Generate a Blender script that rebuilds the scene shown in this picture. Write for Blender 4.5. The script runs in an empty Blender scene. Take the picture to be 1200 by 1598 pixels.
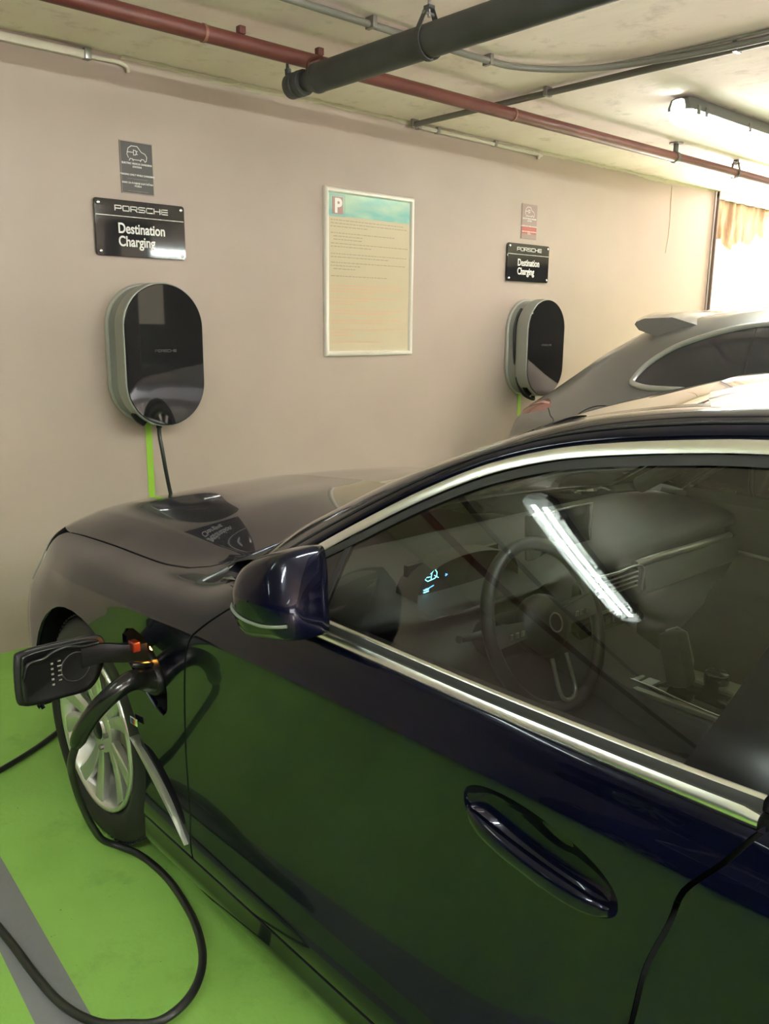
import bpy, bmesh, math, random
import numpy as np
from mathutils import Vector, Matrix, geometry
random.seed(7)
PI = math.pi
SC = bpy.context.scene
COL = SC.collection

# ------------------------------------------------------------------ camera, world, light, exposure
def setup_camera():
    cd = bpy.data.cameras.new('camera'); co = bpy.data.objects.new('camera', cd); COL.objects.link(co)
    cd.sensor_fit = 'VERTICAL'; cd.sensor_height = 24.0; cd.lens = 1320.0/1598.0*24.0
    cd.clip_start = 0.02
    right = Vector((0.742340757684697, -0.6699577709437117, 0.009315826975798856))
    down = Vector((-0.1385585554270193, -0.16710210425565358, -0.9761549126400533))
    fwd = Vector((0.6555392636586214, 0.7233487899384817, -0.21687508362291572))
    m = Matrix((right, -down, -fwd)).transposed().to_4x4()
    m.translation = (0, 0, 1.5)
    co.matrix_world = m
    SC.camera = co
setup_camera()
SC.view_settings.view_transform = 'Standard'
SC.view_settings.look = 'None'
SC.view_settings.gamma = 1.0
SC.view_settings.use_curve_mapping = False
SC.view_settings.exposure = 1.86

wd = bpy.data.worlds.new('world'); SC.world = wd; wd.use_nodes = True
wn = wd.node_tree.nodes; bgn = wn['Background']
bgn.inputs[0].default_value = (1.0, 0.93, 0.86, 1); bgn.inputs[1].default_value = 0.55

def area(name, loc, rot, sx, sy, power, color):
    ld = bpy.data.lights.new(name, 'AREA'); ld.shape = 'RECTANGLE'; ld.size = sx; ld.size_y = sy
    ld.energy = power; ld.color = color
    o = bpy.data.objects.new(name, ld); COL.objects.link(o); o.location = loc; o.rotation_euler = rot
    return o
# daylight through the two open sides of the garage, then added fill
area('daylight_side', (13.9, 2.0, 1.65), (0, math.radians(90), 0), 1.7, 3.4, 12, (1.0, 0.90, 0.82))
area('daylight_window', (10.4, 4.25, 1.25), (math.radians(-138), 0, math.radians(0)), 5.6, 1.3, 430, (1.0, 0.91, 0.84))
area('back_fill', (1.5, -8.80, 1.0), (math.radians(112), 0, 0), 6.5, 1.3, 150, (1.0, 0.955, 0.94))  # added fill lamp in front of the solid back wall
def spot(name, loc, target, power, ang, color):
    ld = bpy.data.lights.new(name, 'SPOT'); ld.energy = power; ld.color = color; ld.spot_size = math.radians(ang); ld.spot_blend = 0.5; ld.shadow_soft_size = 0.4
    o = bpy.data.objects.new(name, ld); COL.objects.link(o); o.location = loc
    o.rotation_euler = (Vector(target)-Vector(loc)).to_track_quat('-Z', 'Y').to_euler()
spot('lane_bounce_spot', (1.5, -8.0, 2.6), (1.5, -6.0, 0), 8000, 50, (1.0, 0.90, 0.84))  # added spot, its bounce off the lane brightens the ceiling
TUBE_STRENGTH = 17.0

# ------------------------------------------------------------------ materials
def srgb(r, g, b):
    f = lambda c: (c/255/12.92) if c/255 <= 0.04045 else ((c/255+0.055)/1.055)**2.4
    return (f(r), f(g), f(b), 1)
MATS = {}
def mat(name, color, rough=0.5, metal=0.0, coat=0.0, spec=0.5, emit=None, estr=0.0, coatrough=0.03, trans=0.0):
    if name in MATS: return MATS[name]
    m = bpy.data.materials.new(name); m.use_nodes = True
    p = m.node_tree.nodes['Principled BSDF']
    p.inputs['Base Color'].default_value = color if len(color) == 4 else (*color, 1)
    p.inputs['Roughness'].default_value = rough; p.inputs['Metallic'].default_value = metal
    p.inputs['Coat Weight'].default_value = coat; p.inputs['Coat Roughness'].default_value = coatrough
    p.inputs['Specular IOR Level'].default_value = spec
    if coat: p.inputs['Coat IOR'].default_value = 1.26
    if emit is not None:
        p.inputs['Emission Color'].default_value = (*emit[:3], 1); p.inputs['Emission Strength'].default_value = estr
    if trans: p.inputs['Transmission Weight'].default_value = trans
    MATS[name] = m
    return m
def node(nt, t, **kw):
    n = nt.nodes.new(t)
    for k, v in kw.items(): setattr(n, k, v)
    return n
def noisy(name, c1, c2, scale=3.0, detail=6, rough=0.8, bump=0.0, bscale=30.0, spec=0.3, stretch=(1, 1, 1), extra=None, contrast=(0.35, 0.65)):
    m = mat(name, c1, rough, spec=spec); nt = m.node_tree; p = nt.nodes['Principled BSDF']
    tc = node(nt, 'ShaderNodeTexCoord'); mp = node(nt, 'ShaderNodeMapping'); mp.inputs['Scale'].default_value = stretch
    nt.links.new(tc.outputs['Object'], mp.inputs[0])
    n = node(nt, 'ShaderNodeTexNoise'); n.inputs['Scale'].default_value = scale; n.inputs['Detail'].default_value = detail
    nt.links.new(mp.outputs[0], n.inputs['Vector'])
    r = node(nt, 'ShaderNodeValToRGB'); r.color_ramp.elements[0].color = c1; r.color_ramp.elements[1].color = c2
    r.color_ramp.elements[0].position = contrast[0]; r.color_ramp.elements[1].position = contrast[1]
    nt.links.new(n.outputs[0], r.inputs[0])
    out = r.outputs[0]
    if extra: out = extra(nt, tc, out)
    nt.links.new(out, p.inputs['Base Color'])
    if bump:
        n2 = node(nt, 'ShaderNodeTexNoise'); n2.inputs['Scale'].default_value = bscale; n2.inputs['Detail'].default_value = 5
        nt.links.new(mp.outputs[0], n2.inputs['Vector'])
        b = node(nt, 'ShaderNodeBump'); b.inputs['Strength'].default_value = bump; b.inputs['Distance'].default_value = 0.01
        nt.links.new(n2.outputs[0], b.inputs['Height']); nt.links.new(b.outputs[0], p.inputs['Normal'])
    return m

def dirt(scale, lo, hi, dark, amount):
    def f(nt, tc, col):
        n = node(nt, 'ShaderNodeTexNoise'); n.inputs['Scale'].default_value = scale; n.inputs['Detail'].default_value = 8; n.inputs['Roughness'].default_value = 0.7
        nt.links.new(tc.outputs['Object'], n.inputs['Vector'])
        mr = node(nt, 'ShaderNodeMapRange'); mr.inputs[1].default_value = lo; mr.inputs[2].default_value = hi; mr.inputs[4].default_value = amount
        nt.links.new(n.outputs[0], mr.inputs[0])
        mx = node(nt, 'ShaderNodeMix', data_type='RGBA'); mx.inputs[7].default_value = dark
        nt.links.new(mr.outputs[0], mx.inputs[0]); nt.links.new(col, mx.inputs[6])
        return mx.outputs[2]
    return f
def floor_extra(nt, tc, col):
    col = dirt(3.1, 0.55, 0.80, srgb(62, 84, 36), 0.55)(nt, tc, col)
    col = dirt(36.0, 0.665, 0.70, srgb(44, 56, 30), 0.8)(nt, tc, col)
    # painted grey bay line, a strip along Y whose centre shifts a little with Y
    sep = node(nt, 'ShaderNodeSeparateXYZ'); nt.links.new(tc.outputs['Object'], sep.inputs[0])
    def mth(op, a, b=None):
        n = node(nt, 'ShaderNodeMath', operation=op)
        for i, v in enumerate((a, b)):
            if v is None: continue
            if isinstance(v, (int, float)): n.inputs[i].default_value = v
            else: nt.links.new(v, n.inputs[i])
        return n.outputs[0]
    xs = mth('SUBTRACT', sep.outputs['X'], mth('MULTIPLY', sep.outputs['Y'], 0.061))
    d = mth('ABSOLUTE', mth('SUBTRACT', xs, 0.4410))
    mask = mth('LESS_THAN', d, 0.0525)
    mx = node(nt, 'ShaderNodeMix', data_type='RGBA'); mx.inputs[7].default_value = srgb(118, 120, 122)
    nt.links.new(mask, mx.inputs[0]); nt.links.new(col, mx.inputs[6])
    return mx.outputs[2]
M_FLOOR = noisy('green_floor_paint', srgb(130, 176, 82), srgb(141, 188, 92), 2.2, 8, 0.6, 0.12, 60, 0.22, extra=floor_extra)
M_WALL = noisy('wall_paint', srgb(172, 156, 145), srgb(179, 163, 151), 1.1, 6, 0.45, 0.05, 45, 0.35)
M_CEIL = noisy('raw_concrete', srgb(236, 216, 208), srgb(252, 238, 230), 2.2, 10, 0.85, 0.3, 14, 0.2, stretch=(1, 0.45, 1), contrast=(0.3, 0.7),
               extra=dirt(7, 0.56, 0.72, srgb(150, 132, 120), 0.4))
M_GREYC = noisy('grey_concrete', srgb(70, 68, 66), srgb(90, 87, 84), 2.0, 8, 0.8, 0.2, 20)
M_PAINT = mat('dark_blue_car_paint', (0.0016, 0.0022, 0.010), 0.20, 0.35, 1.0, 0.12, coatrough=0.015)
M_BLACK = mat('black_plastic', (0.005, 0.005, 0.006), 0.4, spec=0.35)
M_GLOSSBLK = mat('gloss_black', (0.006, 0.006, 0.007), 0.12, spec=0.6)
M_SEAL = mat('rubber_seal', (0.012, 0.012, 0.012), 0.6)
M_CHROME = mat('satin_metal_trim', (0.80, 0.82, 0.80), 0.27, 1.0)
M_BRIGHT = mat('polished_metal', (0.85, 0.85, 0.84), 0.08, 1.0)
M_RIM = mat('silver_wheel_paint', (0.62, 0.62, 0.60), 0.28, 0.85)
M_RIMD = mat('dark_wheel_inner', (0.015, 0.015, 0.015), 0.5, 0.3)
M_TYRE = mat('tyre_rubber', (0.014, 0.014, 0.014), 0.62, spec=0.35)
M_CABLE = mat('cable_rubber', (0.010, 0.012, 0.011), 0.4, spec=0.5)
M_HANDLE = mat('connector_plastic', (0.007, 0.007, 0.007), 0.22, spec=0.55)
M_REDP = noisy('rusty_red_pipe_paint', srgb(92, 46, 40), srgb(104, 56, 48), 6, 6, 0.45, 0.05, 60, 0.5)
M_GREYP = noisy('dark_grey_pipe_paint', srgb(62, 62, 62), srgb(74, 74, 74), 5, 6, 0.55, 0.05, 60, 0.4)
M_CONDUIT = mat('grey_plastic_conduit', srgb(112, 108, 100), 0.5)
M_WHITEP = mat('white_trunking', srgb(196, 188, 172), 0.5)
M_STEEL = mat('galvanised_steel', (0.30, 0.28, 0.26), 0.4, 0.8)
M_CHGREY = mat('charger_grey_shell', srgb(138, 140, 136), 0.4, 0.2)
M_CHLITE = mat('charger_light_edge', srgb(178, 178, 172), 0.35, 0.3)
M_CHGLASS = mat('charger_black_glass', (0.010, 0.010, 0.011), 0.03, spec=0.35, coat=1.0, coatrough=0.01)
M_SIGN = mat('sign_black', (0.014, 0.014, 0.016), 0.05, spec=0.4, coat=0.6, coatrough=0.02)
M_SIGNW = mat('sign_white', (0.80, 0.78, 0.74), 0.5)
M_SHEET = mat('notice_grey', srgb(74, 70, 68), 0.35)
M_SHEETP = mat('notice_mauve', srgb(150, 128, 122), 0.35)
M_SHEETR = mat('notice_red', srgb(176, 84, 74), 0.35)
M_FRAMEW = mat('white_frame', srgb(226, 220, 208), 0.28, 0.1)
M_PAPER = mat('poster_paper', srgb(200, 186, 158), 0.18, spec=0.6)
M_PTURQ = noisy('poster_turquoise', srgb(128, 188, 180), srgb(178, 206, 178), 7, 4, 0.18, spec=0.6, stretch=(0.6, 1, 2.2))
M_PRED = mat('poster_red_ink', srgb(214, 160, 132), 0.3)
M_PGREY = mat('poster_grey_ink', srgb(158, 146, 124), 0.3)
M_PBOX = mat('poster_red_box', srgb(170, 128, 122), 0.3)
M_PDK = mat('poster_dark_line', srgb(92, 96, 98), 0.3)
M_GREENW = mat('green_wall_stripe', srgb(150, 200, 62), 0.5)
M_INT = mat('interior_dark', (0.018, 0.018, 0.018), 0.7)
M_INT2 = mat('interior_soft_top', (0.05, 0.05, 0.045), 0.55)
M_INTL = mat('interior_silver_trim', (0.36, 0.36, 0.30), 0.3, 0.7)
M_LEATH = mat('black_leather', (0.02, 0.019, 0.018), 0.5)
M_HEAD = mat('headliner', srgb(120, 116, 108), 0.9)
M_SCREEN = mat('screen_black', (0.02, 0.02, 0.022), 0.15)
M_TEAL = mat('display_teal', (0.1, 0.5, 0.55), 0.5, emit=(0.25, 0.85, 0.95), estr=1.1)
M_BLUE = mat('display_blue', (0.05, 0.2, 0.6), 0.5, emit=(0.12, 0.4, 1.0), estr=0.9)
M_ORANGE = mat('orange_led', (1, 0.4, 0.05), 0.5, emit=(1.0, 0.42, 0.06), estr=12)
M_REDBLOCK = mat('red_block', (0.14, 0.02, 0.012), 0.25)
M_SUV = mat('glare_grey_suv_paint', (0.19, 0.185, 0.185), 0.35, 0.3, 1.0, 0.5, coatrough=0.02)  # dark grey lightened, the colour carries the veiling glare
M_SUVG = mat('suv_tinted_glass', (0.035, 0.035, 0.042), 0.05, spec=0.9)
M_TAIL = mat('tail_lamp_red', (0.26, 0.07, 0.06), 0.12, coat=1)
M_TAILL = mat('tail_lamp_pale', (0.6, 0.36, 0.33), 0.2, coat=1)
M_TUBE = mat('fluorescent_tube', (1, 1, 1), 0.5, emit=(0.90, 1.0, 0.93), estr=TUBE_STRENGTH)
M_FIXB = mat('fixture_body', srgb(84, 84, 78), 0.5)
M_CLIP = mat('stainless_clip', (0.35, 0.34, 0.32), 0.35, 0.9)
M_PLATEW = mat('plate_white', srgb(215, 212, 205), 0.4)
M_AMBER = mat('amber', srgb(190, 110, 60), 0.4)

def glass_mat(name, tint, ior=1.5, rough=0.0, boost=1.0):
    m = bpy.data.materials.new(name); m.use_nodes = True; nt = m.node_tree
    for n in list(nt.nodes): nt.nodes.remove(n)
    o = node(nt, 'ShaderNodeOutputMaterial'); t = node(nt, 'ShaderNodeBsdfTransparent'); g = node(nt, 'ShaderNodeBsdfGlossy')
    t.inputs[0].default_value = (*tint, 1); g.inputs['Roughness'].default_value = rough
    fr = node(nt, 'ShaderNodeFresnel'); fr.inputs[0].default_value = ior
    mm = node(nt, 'ShaderNodeMath', operation='MULTIPLY'); mm.inputs[1].default_value = boost; mm.use_clamp = True
    nt.links.new(fr.outputs[0], mm.inputs[0])
    mx = node(nt, 'ShaderNodeMixShader')
    nt.links.new(mm.outputs[0], mx.inputs[0]); nt.links.new(t.outputs[0], mx.inputs[1]); nt.links.new(g.outputs[0], mx.inputs[2])
    nt.links.new(mx.outputs[0], o.inputs[0])
    MATS[name] = m
    return m
M_GLASS = glass_mat('tinted_car_glass', (0.70, 0.74, 0.72), 1.6, 0.0, 1.6)
M_LENS = glass_mat('clear_fixture_cover', (0.92, 0.95, 0.93), 1.45)
_lt = M_LENS.node_tree; _m1 = [n for n in _lt.nodes if n.type == 'MIX_SHADER'][0]; _tr = node(_lt, 'ShaderNodeBsdfTranslucent'); _tr.inputs[0].default_value = (0.9, 0.95, 0.92, 1)
_m2 = node(_lt, 'ShaderNodeMixShader'); _m2.inputs[0].default_value = 0.35
_lt.links.new(_m1.outputs[0], _m2.inputs[1]); _lt.links.new(_tr.outputs[0], _m2.inputs[2]); _lt.links.new(_m2.outputs[0], [n for n in _lt.nodes if n.type == 'OUTPUT_MATERIAL'][0].inputs[0])

# ------------------------------------------------------------------ object helpers
def tag(o, label=None, cat=None, group=None, kind=None):
    if label: o['label'] = label
    if cat: o['category'] = cat
    if group: o['group'] = group
    if kind: o['kind'] = kind
    return o
def empty(name, loc, label=None, cat=None, group=None, kind=None):
    o = bpy.data.objects.new(name, None); COL.objects.link(o); o.location = loc; o.empty_display_size = 0.1
    return tag(o, label, cat, group, kind)
def link(name, me, m, parent=None):
    o = bpy.data.objects.new(name, me); COL.objects.link(o)
    if m is not None and not me.materials: me.materials.append(m)
    if parent is not None:
        o.parent = parent
        o.matrix_parent_inverse = Matrix.Translation(-world_loc(parent))
    return o
def world_loc(o):
    return Vector((0, 0, 0)) if o.type == 'MESH' else Vector(o.location)
def mesh(name, verts, faces, m, parent=None, smooth=False, mats=None, midx=None):
    me = bpy.data.meshes.new(name); me.from_pydata([tuple(v) for v in verts], [], faces); me.update()
    if smooth:
        me.polygons.foreach_set('use_smooth', [True]*len(me.polygons))
    if mats:
        for x in mats: me.materials.append(x)
        if midx: me.polygons.foreach_set('material_index', midx)
    return link(name, me, m, parent)
def frombm(name, bm, m, parent=None, smooth=False, angle=None):
    me = bpy.data.meshes.new(name); bm.to_mesh(me); bm.free()
    if smooth: me.polygons.foreach_set('use_smooth', [True]*len(me.polygons))
    if angle:
        me.polygons.foreach_set('use_smooth', [True]*len(me.polygons)); me.set_sharp_from_angle(angle=math.radians(angle))
    return link(name, me, m, parent)
def bx(bm, c, s, rz=0.0, bev=0.0, rx=0.0, ry=0.0):
    r = bmesh.ops.create_cube(bm, size=1.0)
    vs = r['verts']
    for v in vs: v.co = Vector((v.co.x*s[0], v.co.y*s[1], v.co.z*s[2]))
    if bev > 0:
        es = list({e for v in vs for e in v.link_edges})
        rb = bmesh.ops.bevel(bm, geom=es, offset=bev, segments=2, affect='EDGES', profile=0.5)
        vs = list({v for f in rb['faces'] for v in f.verts} | {v for v in vs if v.is_valid})
    M = Matrix.Translation(c) @ Matrix.Rotation(rz, 4, 'Z') @ Matrix.Rotation(ry, 4, 'Y') @ Matrix.Rotation(rx, 4, 'X')
    for v in vs: v.co = M @ v.co
def box(name, c, s, m, parent=None, bev=0.0, rz=0, rx=0, ry=0):
    bm = bmesh.new(); bx(bm, c, s, rz, bev, rx, ry)
    return frombm(name, bm, m, parent, angle=35 if bev else None)
def catmull(pts, n=8, closed=False):
    P = [Vector(p) for p in pts]; out = []
    N = len(P)
    for i in range(N if closed else N-1):
        p0 = P[(i-1) % N] if (closed or i > 0) else P[i]*2-P[i+1]
        p1 = P[i]; p2 = P[(i+1) % N]
        p3 = P[(i+2) % N] if (closed or i+2 < N) else p2*2-p1
        for k in range(n):
            t = k/n
            out.append(0.5*((2*p1)+(p2-p0)*t+(2*p0-5*p1+4*p2-p3)*t*t+(-p0+3*p1-3*p2+p3)*t**3))
    if not closed: out.append(P[-1])
    return out
def tube_geo(V, F, pts, rad, seg=12, cap=True):
    P = [Vector(p) for p in pts]; n = len(P); base = len(V)
    rads = rad if isinstance(rad, (list, tuple)) else [rad]*n
    T = []
    for i in range(n):
        a = P[max(i-1, 0)]; b = P[min(i+1, n-1)]; T.append((b-a).normalized())
    u = Vector((0, 0, 1)).cross(T[0])
    if u.length < 1e-3: u = Vector((1, 0, 0)).cross(T[0])
    u.normalize()
    for i in range(n):
        u = (u - T[i]*u.dot(T[i])).normalized(); w = T[i].cross(u)
        for k in range(seg):
            a = 2*PI*k/seg
            V.append(P[i]+(u*math.cos(a)+w*math.sin(a))*rads[i])
    for i in range(n-1):
        for k in range(seg):
            a = base+i*seg+k; b = base+i*seg+(k+1) % seg
            F.append((a, b, b+seg, a+seg))
    if cap:
        F.append(tuple(base+k for k in reversed(range(seg)))); F.append(tuple(base+(n-1)*seg+k for k in range(seg)))
def tube(name, pts, rad, m, parent=None, seg=14, smoothn=0):
    if smoothn: pts = catmull(pts, smoothn)
    V, F = [], []; tube_geo(V, F, pts, rad, seg)
    o = mesh(name, V, F, m, parent, smooth=True)
    o.data.set_sharp_from_angle(angle=math.radians(50))
    return o
def loft(name, rows, m, parent=None, closed=False, smooth=True, sharp=None):
    n = len(rows[0]); V = [p for r in rows for p in r]; F = []
    for i in range(len(rows)-1):
        for k in range(n if closed else n-1):
            a = i*n+k; b = i*n+(k+1) % n
            F.append((a, b, b+n, a+n))
    o = mesh(name, V, F, m, parent, smooth=smooth)
    if sharp: o.data.set_sharp_from_angle(angle=math.radians(sharp))
    return o
def solidify(o, t, offset=-1):
    # real thickness baked in mesh code: duplicate shell along normals
    bm = bmesh.new(); bm.from_mesh(o.data)
    bmesh.ops.solidify(bm, geom=bm.faces[:], thickness=t)
    bm.to_mesh(o.data); bm.free(); return o
def prism(name, outline, axis, depth, m, parent=None, bev=0.0, angle=35):
    """outline: list of 3D points (planar), extruded by vector `axis`*depth"""
    bm = bmesh.new(); vs = [bm.verts.new(p) for p in outline]; f = bm.faces.new(vs)
    r = bmesh.ops.extrude_face_region(bm, geom=[f]); ax = Vector(axis)*depth
    for v in r['geom']:
        if isinstance(v, bmesh.types.BMVert): v.co += ax
    bmesh.ops.recalc_face_normals(bm, faces=bm.faces[:])
    if bev:
        es = [e for e in bm.edges if len(e.link_faces) == 2 and e.calc_face_angle(0) > math.radians(40)]
        bmesh.ops.bevel(bm, geom=es, offset=bev, segments=2, affect='EDGES', profile=0.5)
    return frombm(name, bm, m, parent, angle=angle)
def text_obj(name, s, size, x, y, z, m, parent, sx=1.0, bold=0.0, align='LEFT', depth=0.0006, rot=(PI/2, 0, 0)):
    cu = bpy.data.curves.new(name, 'FONT'); cu.body = s; cu.size = size; cu.align_x = align; cu.extrude = depth; cu.offset = bold
    tmp = bpy.data.objects.new(name+'_tmp', cu); COL.objects.link(tmp)
    dg = bpy.context.evaluated_depsgraph_get(); me = bpy.data.meshes.new_from_object(tmp.evaluated_get(dg))
    bpy.data.objects.remove(tmp); bpy.data.curves.remove(cu)
    from mathutils import Euler
    Mx = Matrix.Translation((x, y, z)) @ Euler(rot).to_matrix().to_4x4() @ Matrix.Diagonal((sx, 1, 1, 1))
    me.transform(Mx); me.name = name
    return link(name, me, m, parent)
def strokes(V, F, polylines, w, org, sx, sy, y):
    """flat ribbons for lettering: polylines in unit coords -> XZ plane at y"""
    for pl in polylines:
        for (a, b) in zip(pl[:-1], pl[1:]):
            A = Vector((org[0]+a[0]*sx, org[1]+a[1]*sy)); B = Vector((org[0]+b[0]*sx, org[1]+b[1]*sy))
            d = (B-A).normalized(); n = Vector((-d.y, d.x))*w/2; A2 = A-d*w/2; B2 = B+d*w/2
            q = [A2-n, B2-n, B2+n, A2+n]; base = len(V)
            for yy in (y, y+0.0008):
                for p in q: V.append((p.x, yy, p.y))
            F.append((base, base+1, base+2, base+3)); F.append((base+7, base+6, base+5, base+4))
            for k in range(4): F.append((base+k, base+4+k, base+4+(k+1) % 4, base+(k+1) % 4))
WIDE = {
 'P': [[(0, 0), (0, 1), (0.92, 1), (1, .9), (1, .5), (.92, .42), (0, .42)]],
 'O': [[(.08, 0), (.92, 0), (1, .1), (1, .9), (.92, 1), (.08, 1), (0, .9), (0, .1), (.08, 0)]],
 'R': [[(0, 0), (0, 1), (.92, 1), (1, .9), (1, .52), (.92, .42), (0, .42)], [(.6, .42), (1, 0)]],
 'S': [[(0, 0), (.92, 0), (1, .1), (1, .42), (.92, .5), (.08, .5), (0, .58), (0, .9), (.08, 1), (1, 1)]],
 'C': [[(1, 0), (.08, 0), (0, .1), (0, .9), (.08, 1), (1, 1)]],
 'H': [[(0, 0), (0, 1)], [(1, 0), (1, 1)], [(0, .5), (1, .5)]],
 'E': [[(1, 0), (.08, 0), (0, .1), (0, .9), (.08, 1), (1, 1)], [(0, .5), (1, .5)]],
}
def wide_text(name, s, x0, x1, z0, h, y, m, parent, w):
    V, F = [], []; n = len(s); pitch = (x1-x0)/n; lw = pitch*0.78
    for i, ch in enumerate(s): strokes(V, F, WIDE[ch], w, (x0+i*pitch, z0), lw, h, y)
    return mesh(name, V, F, m, parent)

# ------------------------------------------------------------------ parametric body surfaces
def pchip_slopes(x, y):
    h = np.diff(x); d = np.diff(y, axis=0)/h[:, None]
    m = np.zeros_like(y); m[0] = d[0]; m[-1] = d[-1]
    for i in range(1, len(x)-1):
        a, b = d[i-1], d[i]; w1 = 2*h[i]+h[i-1]; w2 = h[i]+2*h[i-1]
        ok = a*b > 0
        m[i] = np.where(ok, (w1+w2)/(w1/np.where(ok, a, 1)+w2/np.where(ok, b, 1)), 0)
    return m
class Body:
    """sections along Y (stations), control points k at parameter b_k; S(Y,b)->xyz"""
    def __init__(s, stations, B, crease=None, post=None):
        st = sorted(stations.items()); s.Y = np.array([a for a, _ in st], float)
        s.P = np.array([[list(p) for p in v] for _, v in st], float)  # n x K x 2 (X,z)
        n, K, _ = s.P.shape; s.flat = s.P.reshape(n, K*2); s.M = pchip_slopes(s.Y, s.flat); s.K = K
        s.B = np.array(B, float); s.crease = crease or {}; s.post = post
    def ctrl(s, Y):
        Y = np.clip(Y, s.Y[0], s.Y[-1]); i = np.clip(np.searchsorted(s.Y, Y)-1, 0, len(s.Y)-2)
        h = s.Y[i+1]-s.Y[i]; t = ((Y-s.Y[i])/h)[:, None]; h = h[:, None]
        r = ((2*t**3-3*t**2+1)*s.flat[i]+(t**3-2*t**2+t)*h*s.M[i]+(-2*t**3+3*t**2)*s.flat[i+1]+(t**3-t**2)*h*s.M[i+1])
        return r.reshape(len(Y), s.K, 2)
    def __call__(s, Y, b):
        Y = np.atleast_1d(np.asarray(Y, float)); b = np.atleast_1d(np.asarray(b, float))
        C = s.ctrl(Y); B = s.B; K = s.K
        D = np.diff(C, axis=1)/np.diff(B)[None, :, None]
        ml = np.zeros_like(C); mr = np.zeros_like(C)
        ml[:, 0] = mr[:, 0] = D[:, 0]; ml[:, -1] = mr[:, -1] = D[:, -1]
        for k in range(1, K-1):
            h0 = B[k]-B[k-1]; h1 = B[k+1]-B[k]; c = (D[:, k-1]*h1+D[:, k]*h0)/(h0+h1)
            w = s.crease.get(k, 0.0)
            ml[:, k] = c*(1-w)+D[:, k-1]*w; mr[:, k] = c*(1-w)+D[:, k]*w
        bb = np.clip(b, B[0], B[-1]); k = np.clip(np.searchsorted(B, bb)-1, 0, K-2)
        i = np.arange(len(Y)); h = (B[k+1]-B[k])[:, None]; t = ((bb-B[k])/(B[k+1]-B[k]))[:, None]
        r = ((2*t**3-3*t**2+1)*C[i, k]+(t**3-2*t**2+t)*h*mr[i, k]+(-2*t**3+3*t**2)*C[i, k+1]+(t**3-t**2)*h*ml[i, k+1])
        out = np.stack([r[:, 0], Y, r[:, 1]], 1)
        if s.post is not None: out = s.post(out, Y, b)
        return out
    def b_of_z(s, Y, z, k0=1, k1=9):
        if isinstance(Y, (list, np.ndarray)):
            Y = np.asarray(Y, float); z = np.asarray(z, float); lo = np.full(len(Y), s.B[k0]); hi = np.full(len(Y), s.B[k1])
            for _ in range(26):
                mid = (lo+hi)/2; m = s(Y, mid)[:, 2] < z; lo = np.where(m, mid, lo); hi = np.where(m, hi, mid)
            return (lo+hi)/2
        lo, hi = s.B[k0], s.B[k1]
        for _ in range(24):
            mid = (lo+hi)/2
            if s([Y], [mid])[0, 2] < z: lo = mid
            else: hi = mid
        return (lo+hi)/2
def surf_fn(f):  # wraps vectorised f(a,b)->Nx3
    return f
def resample(poly, h):
    out = []
    for i in range(len(poly)):
        a = Vector(poly[i]); b = Vector(poly[(i+1) % len(poly)]); n = max(1, int(math.ceil((b-a).length/h)))
        for k in range(n): out.append(a+(b-a)*k/n)
    return out
def inside(p, poly):
    c = False; n = len(poly); x, y = p
    for i in range(n):
        x1, y1 = poly[i]; x2, y2 = poly[(i+1) % n]
        if (y1 > y) != (y2 > y) and x < (x2-x1)*(y-y1)/(y2-y1)+x1: c = not c
    return c
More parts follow.
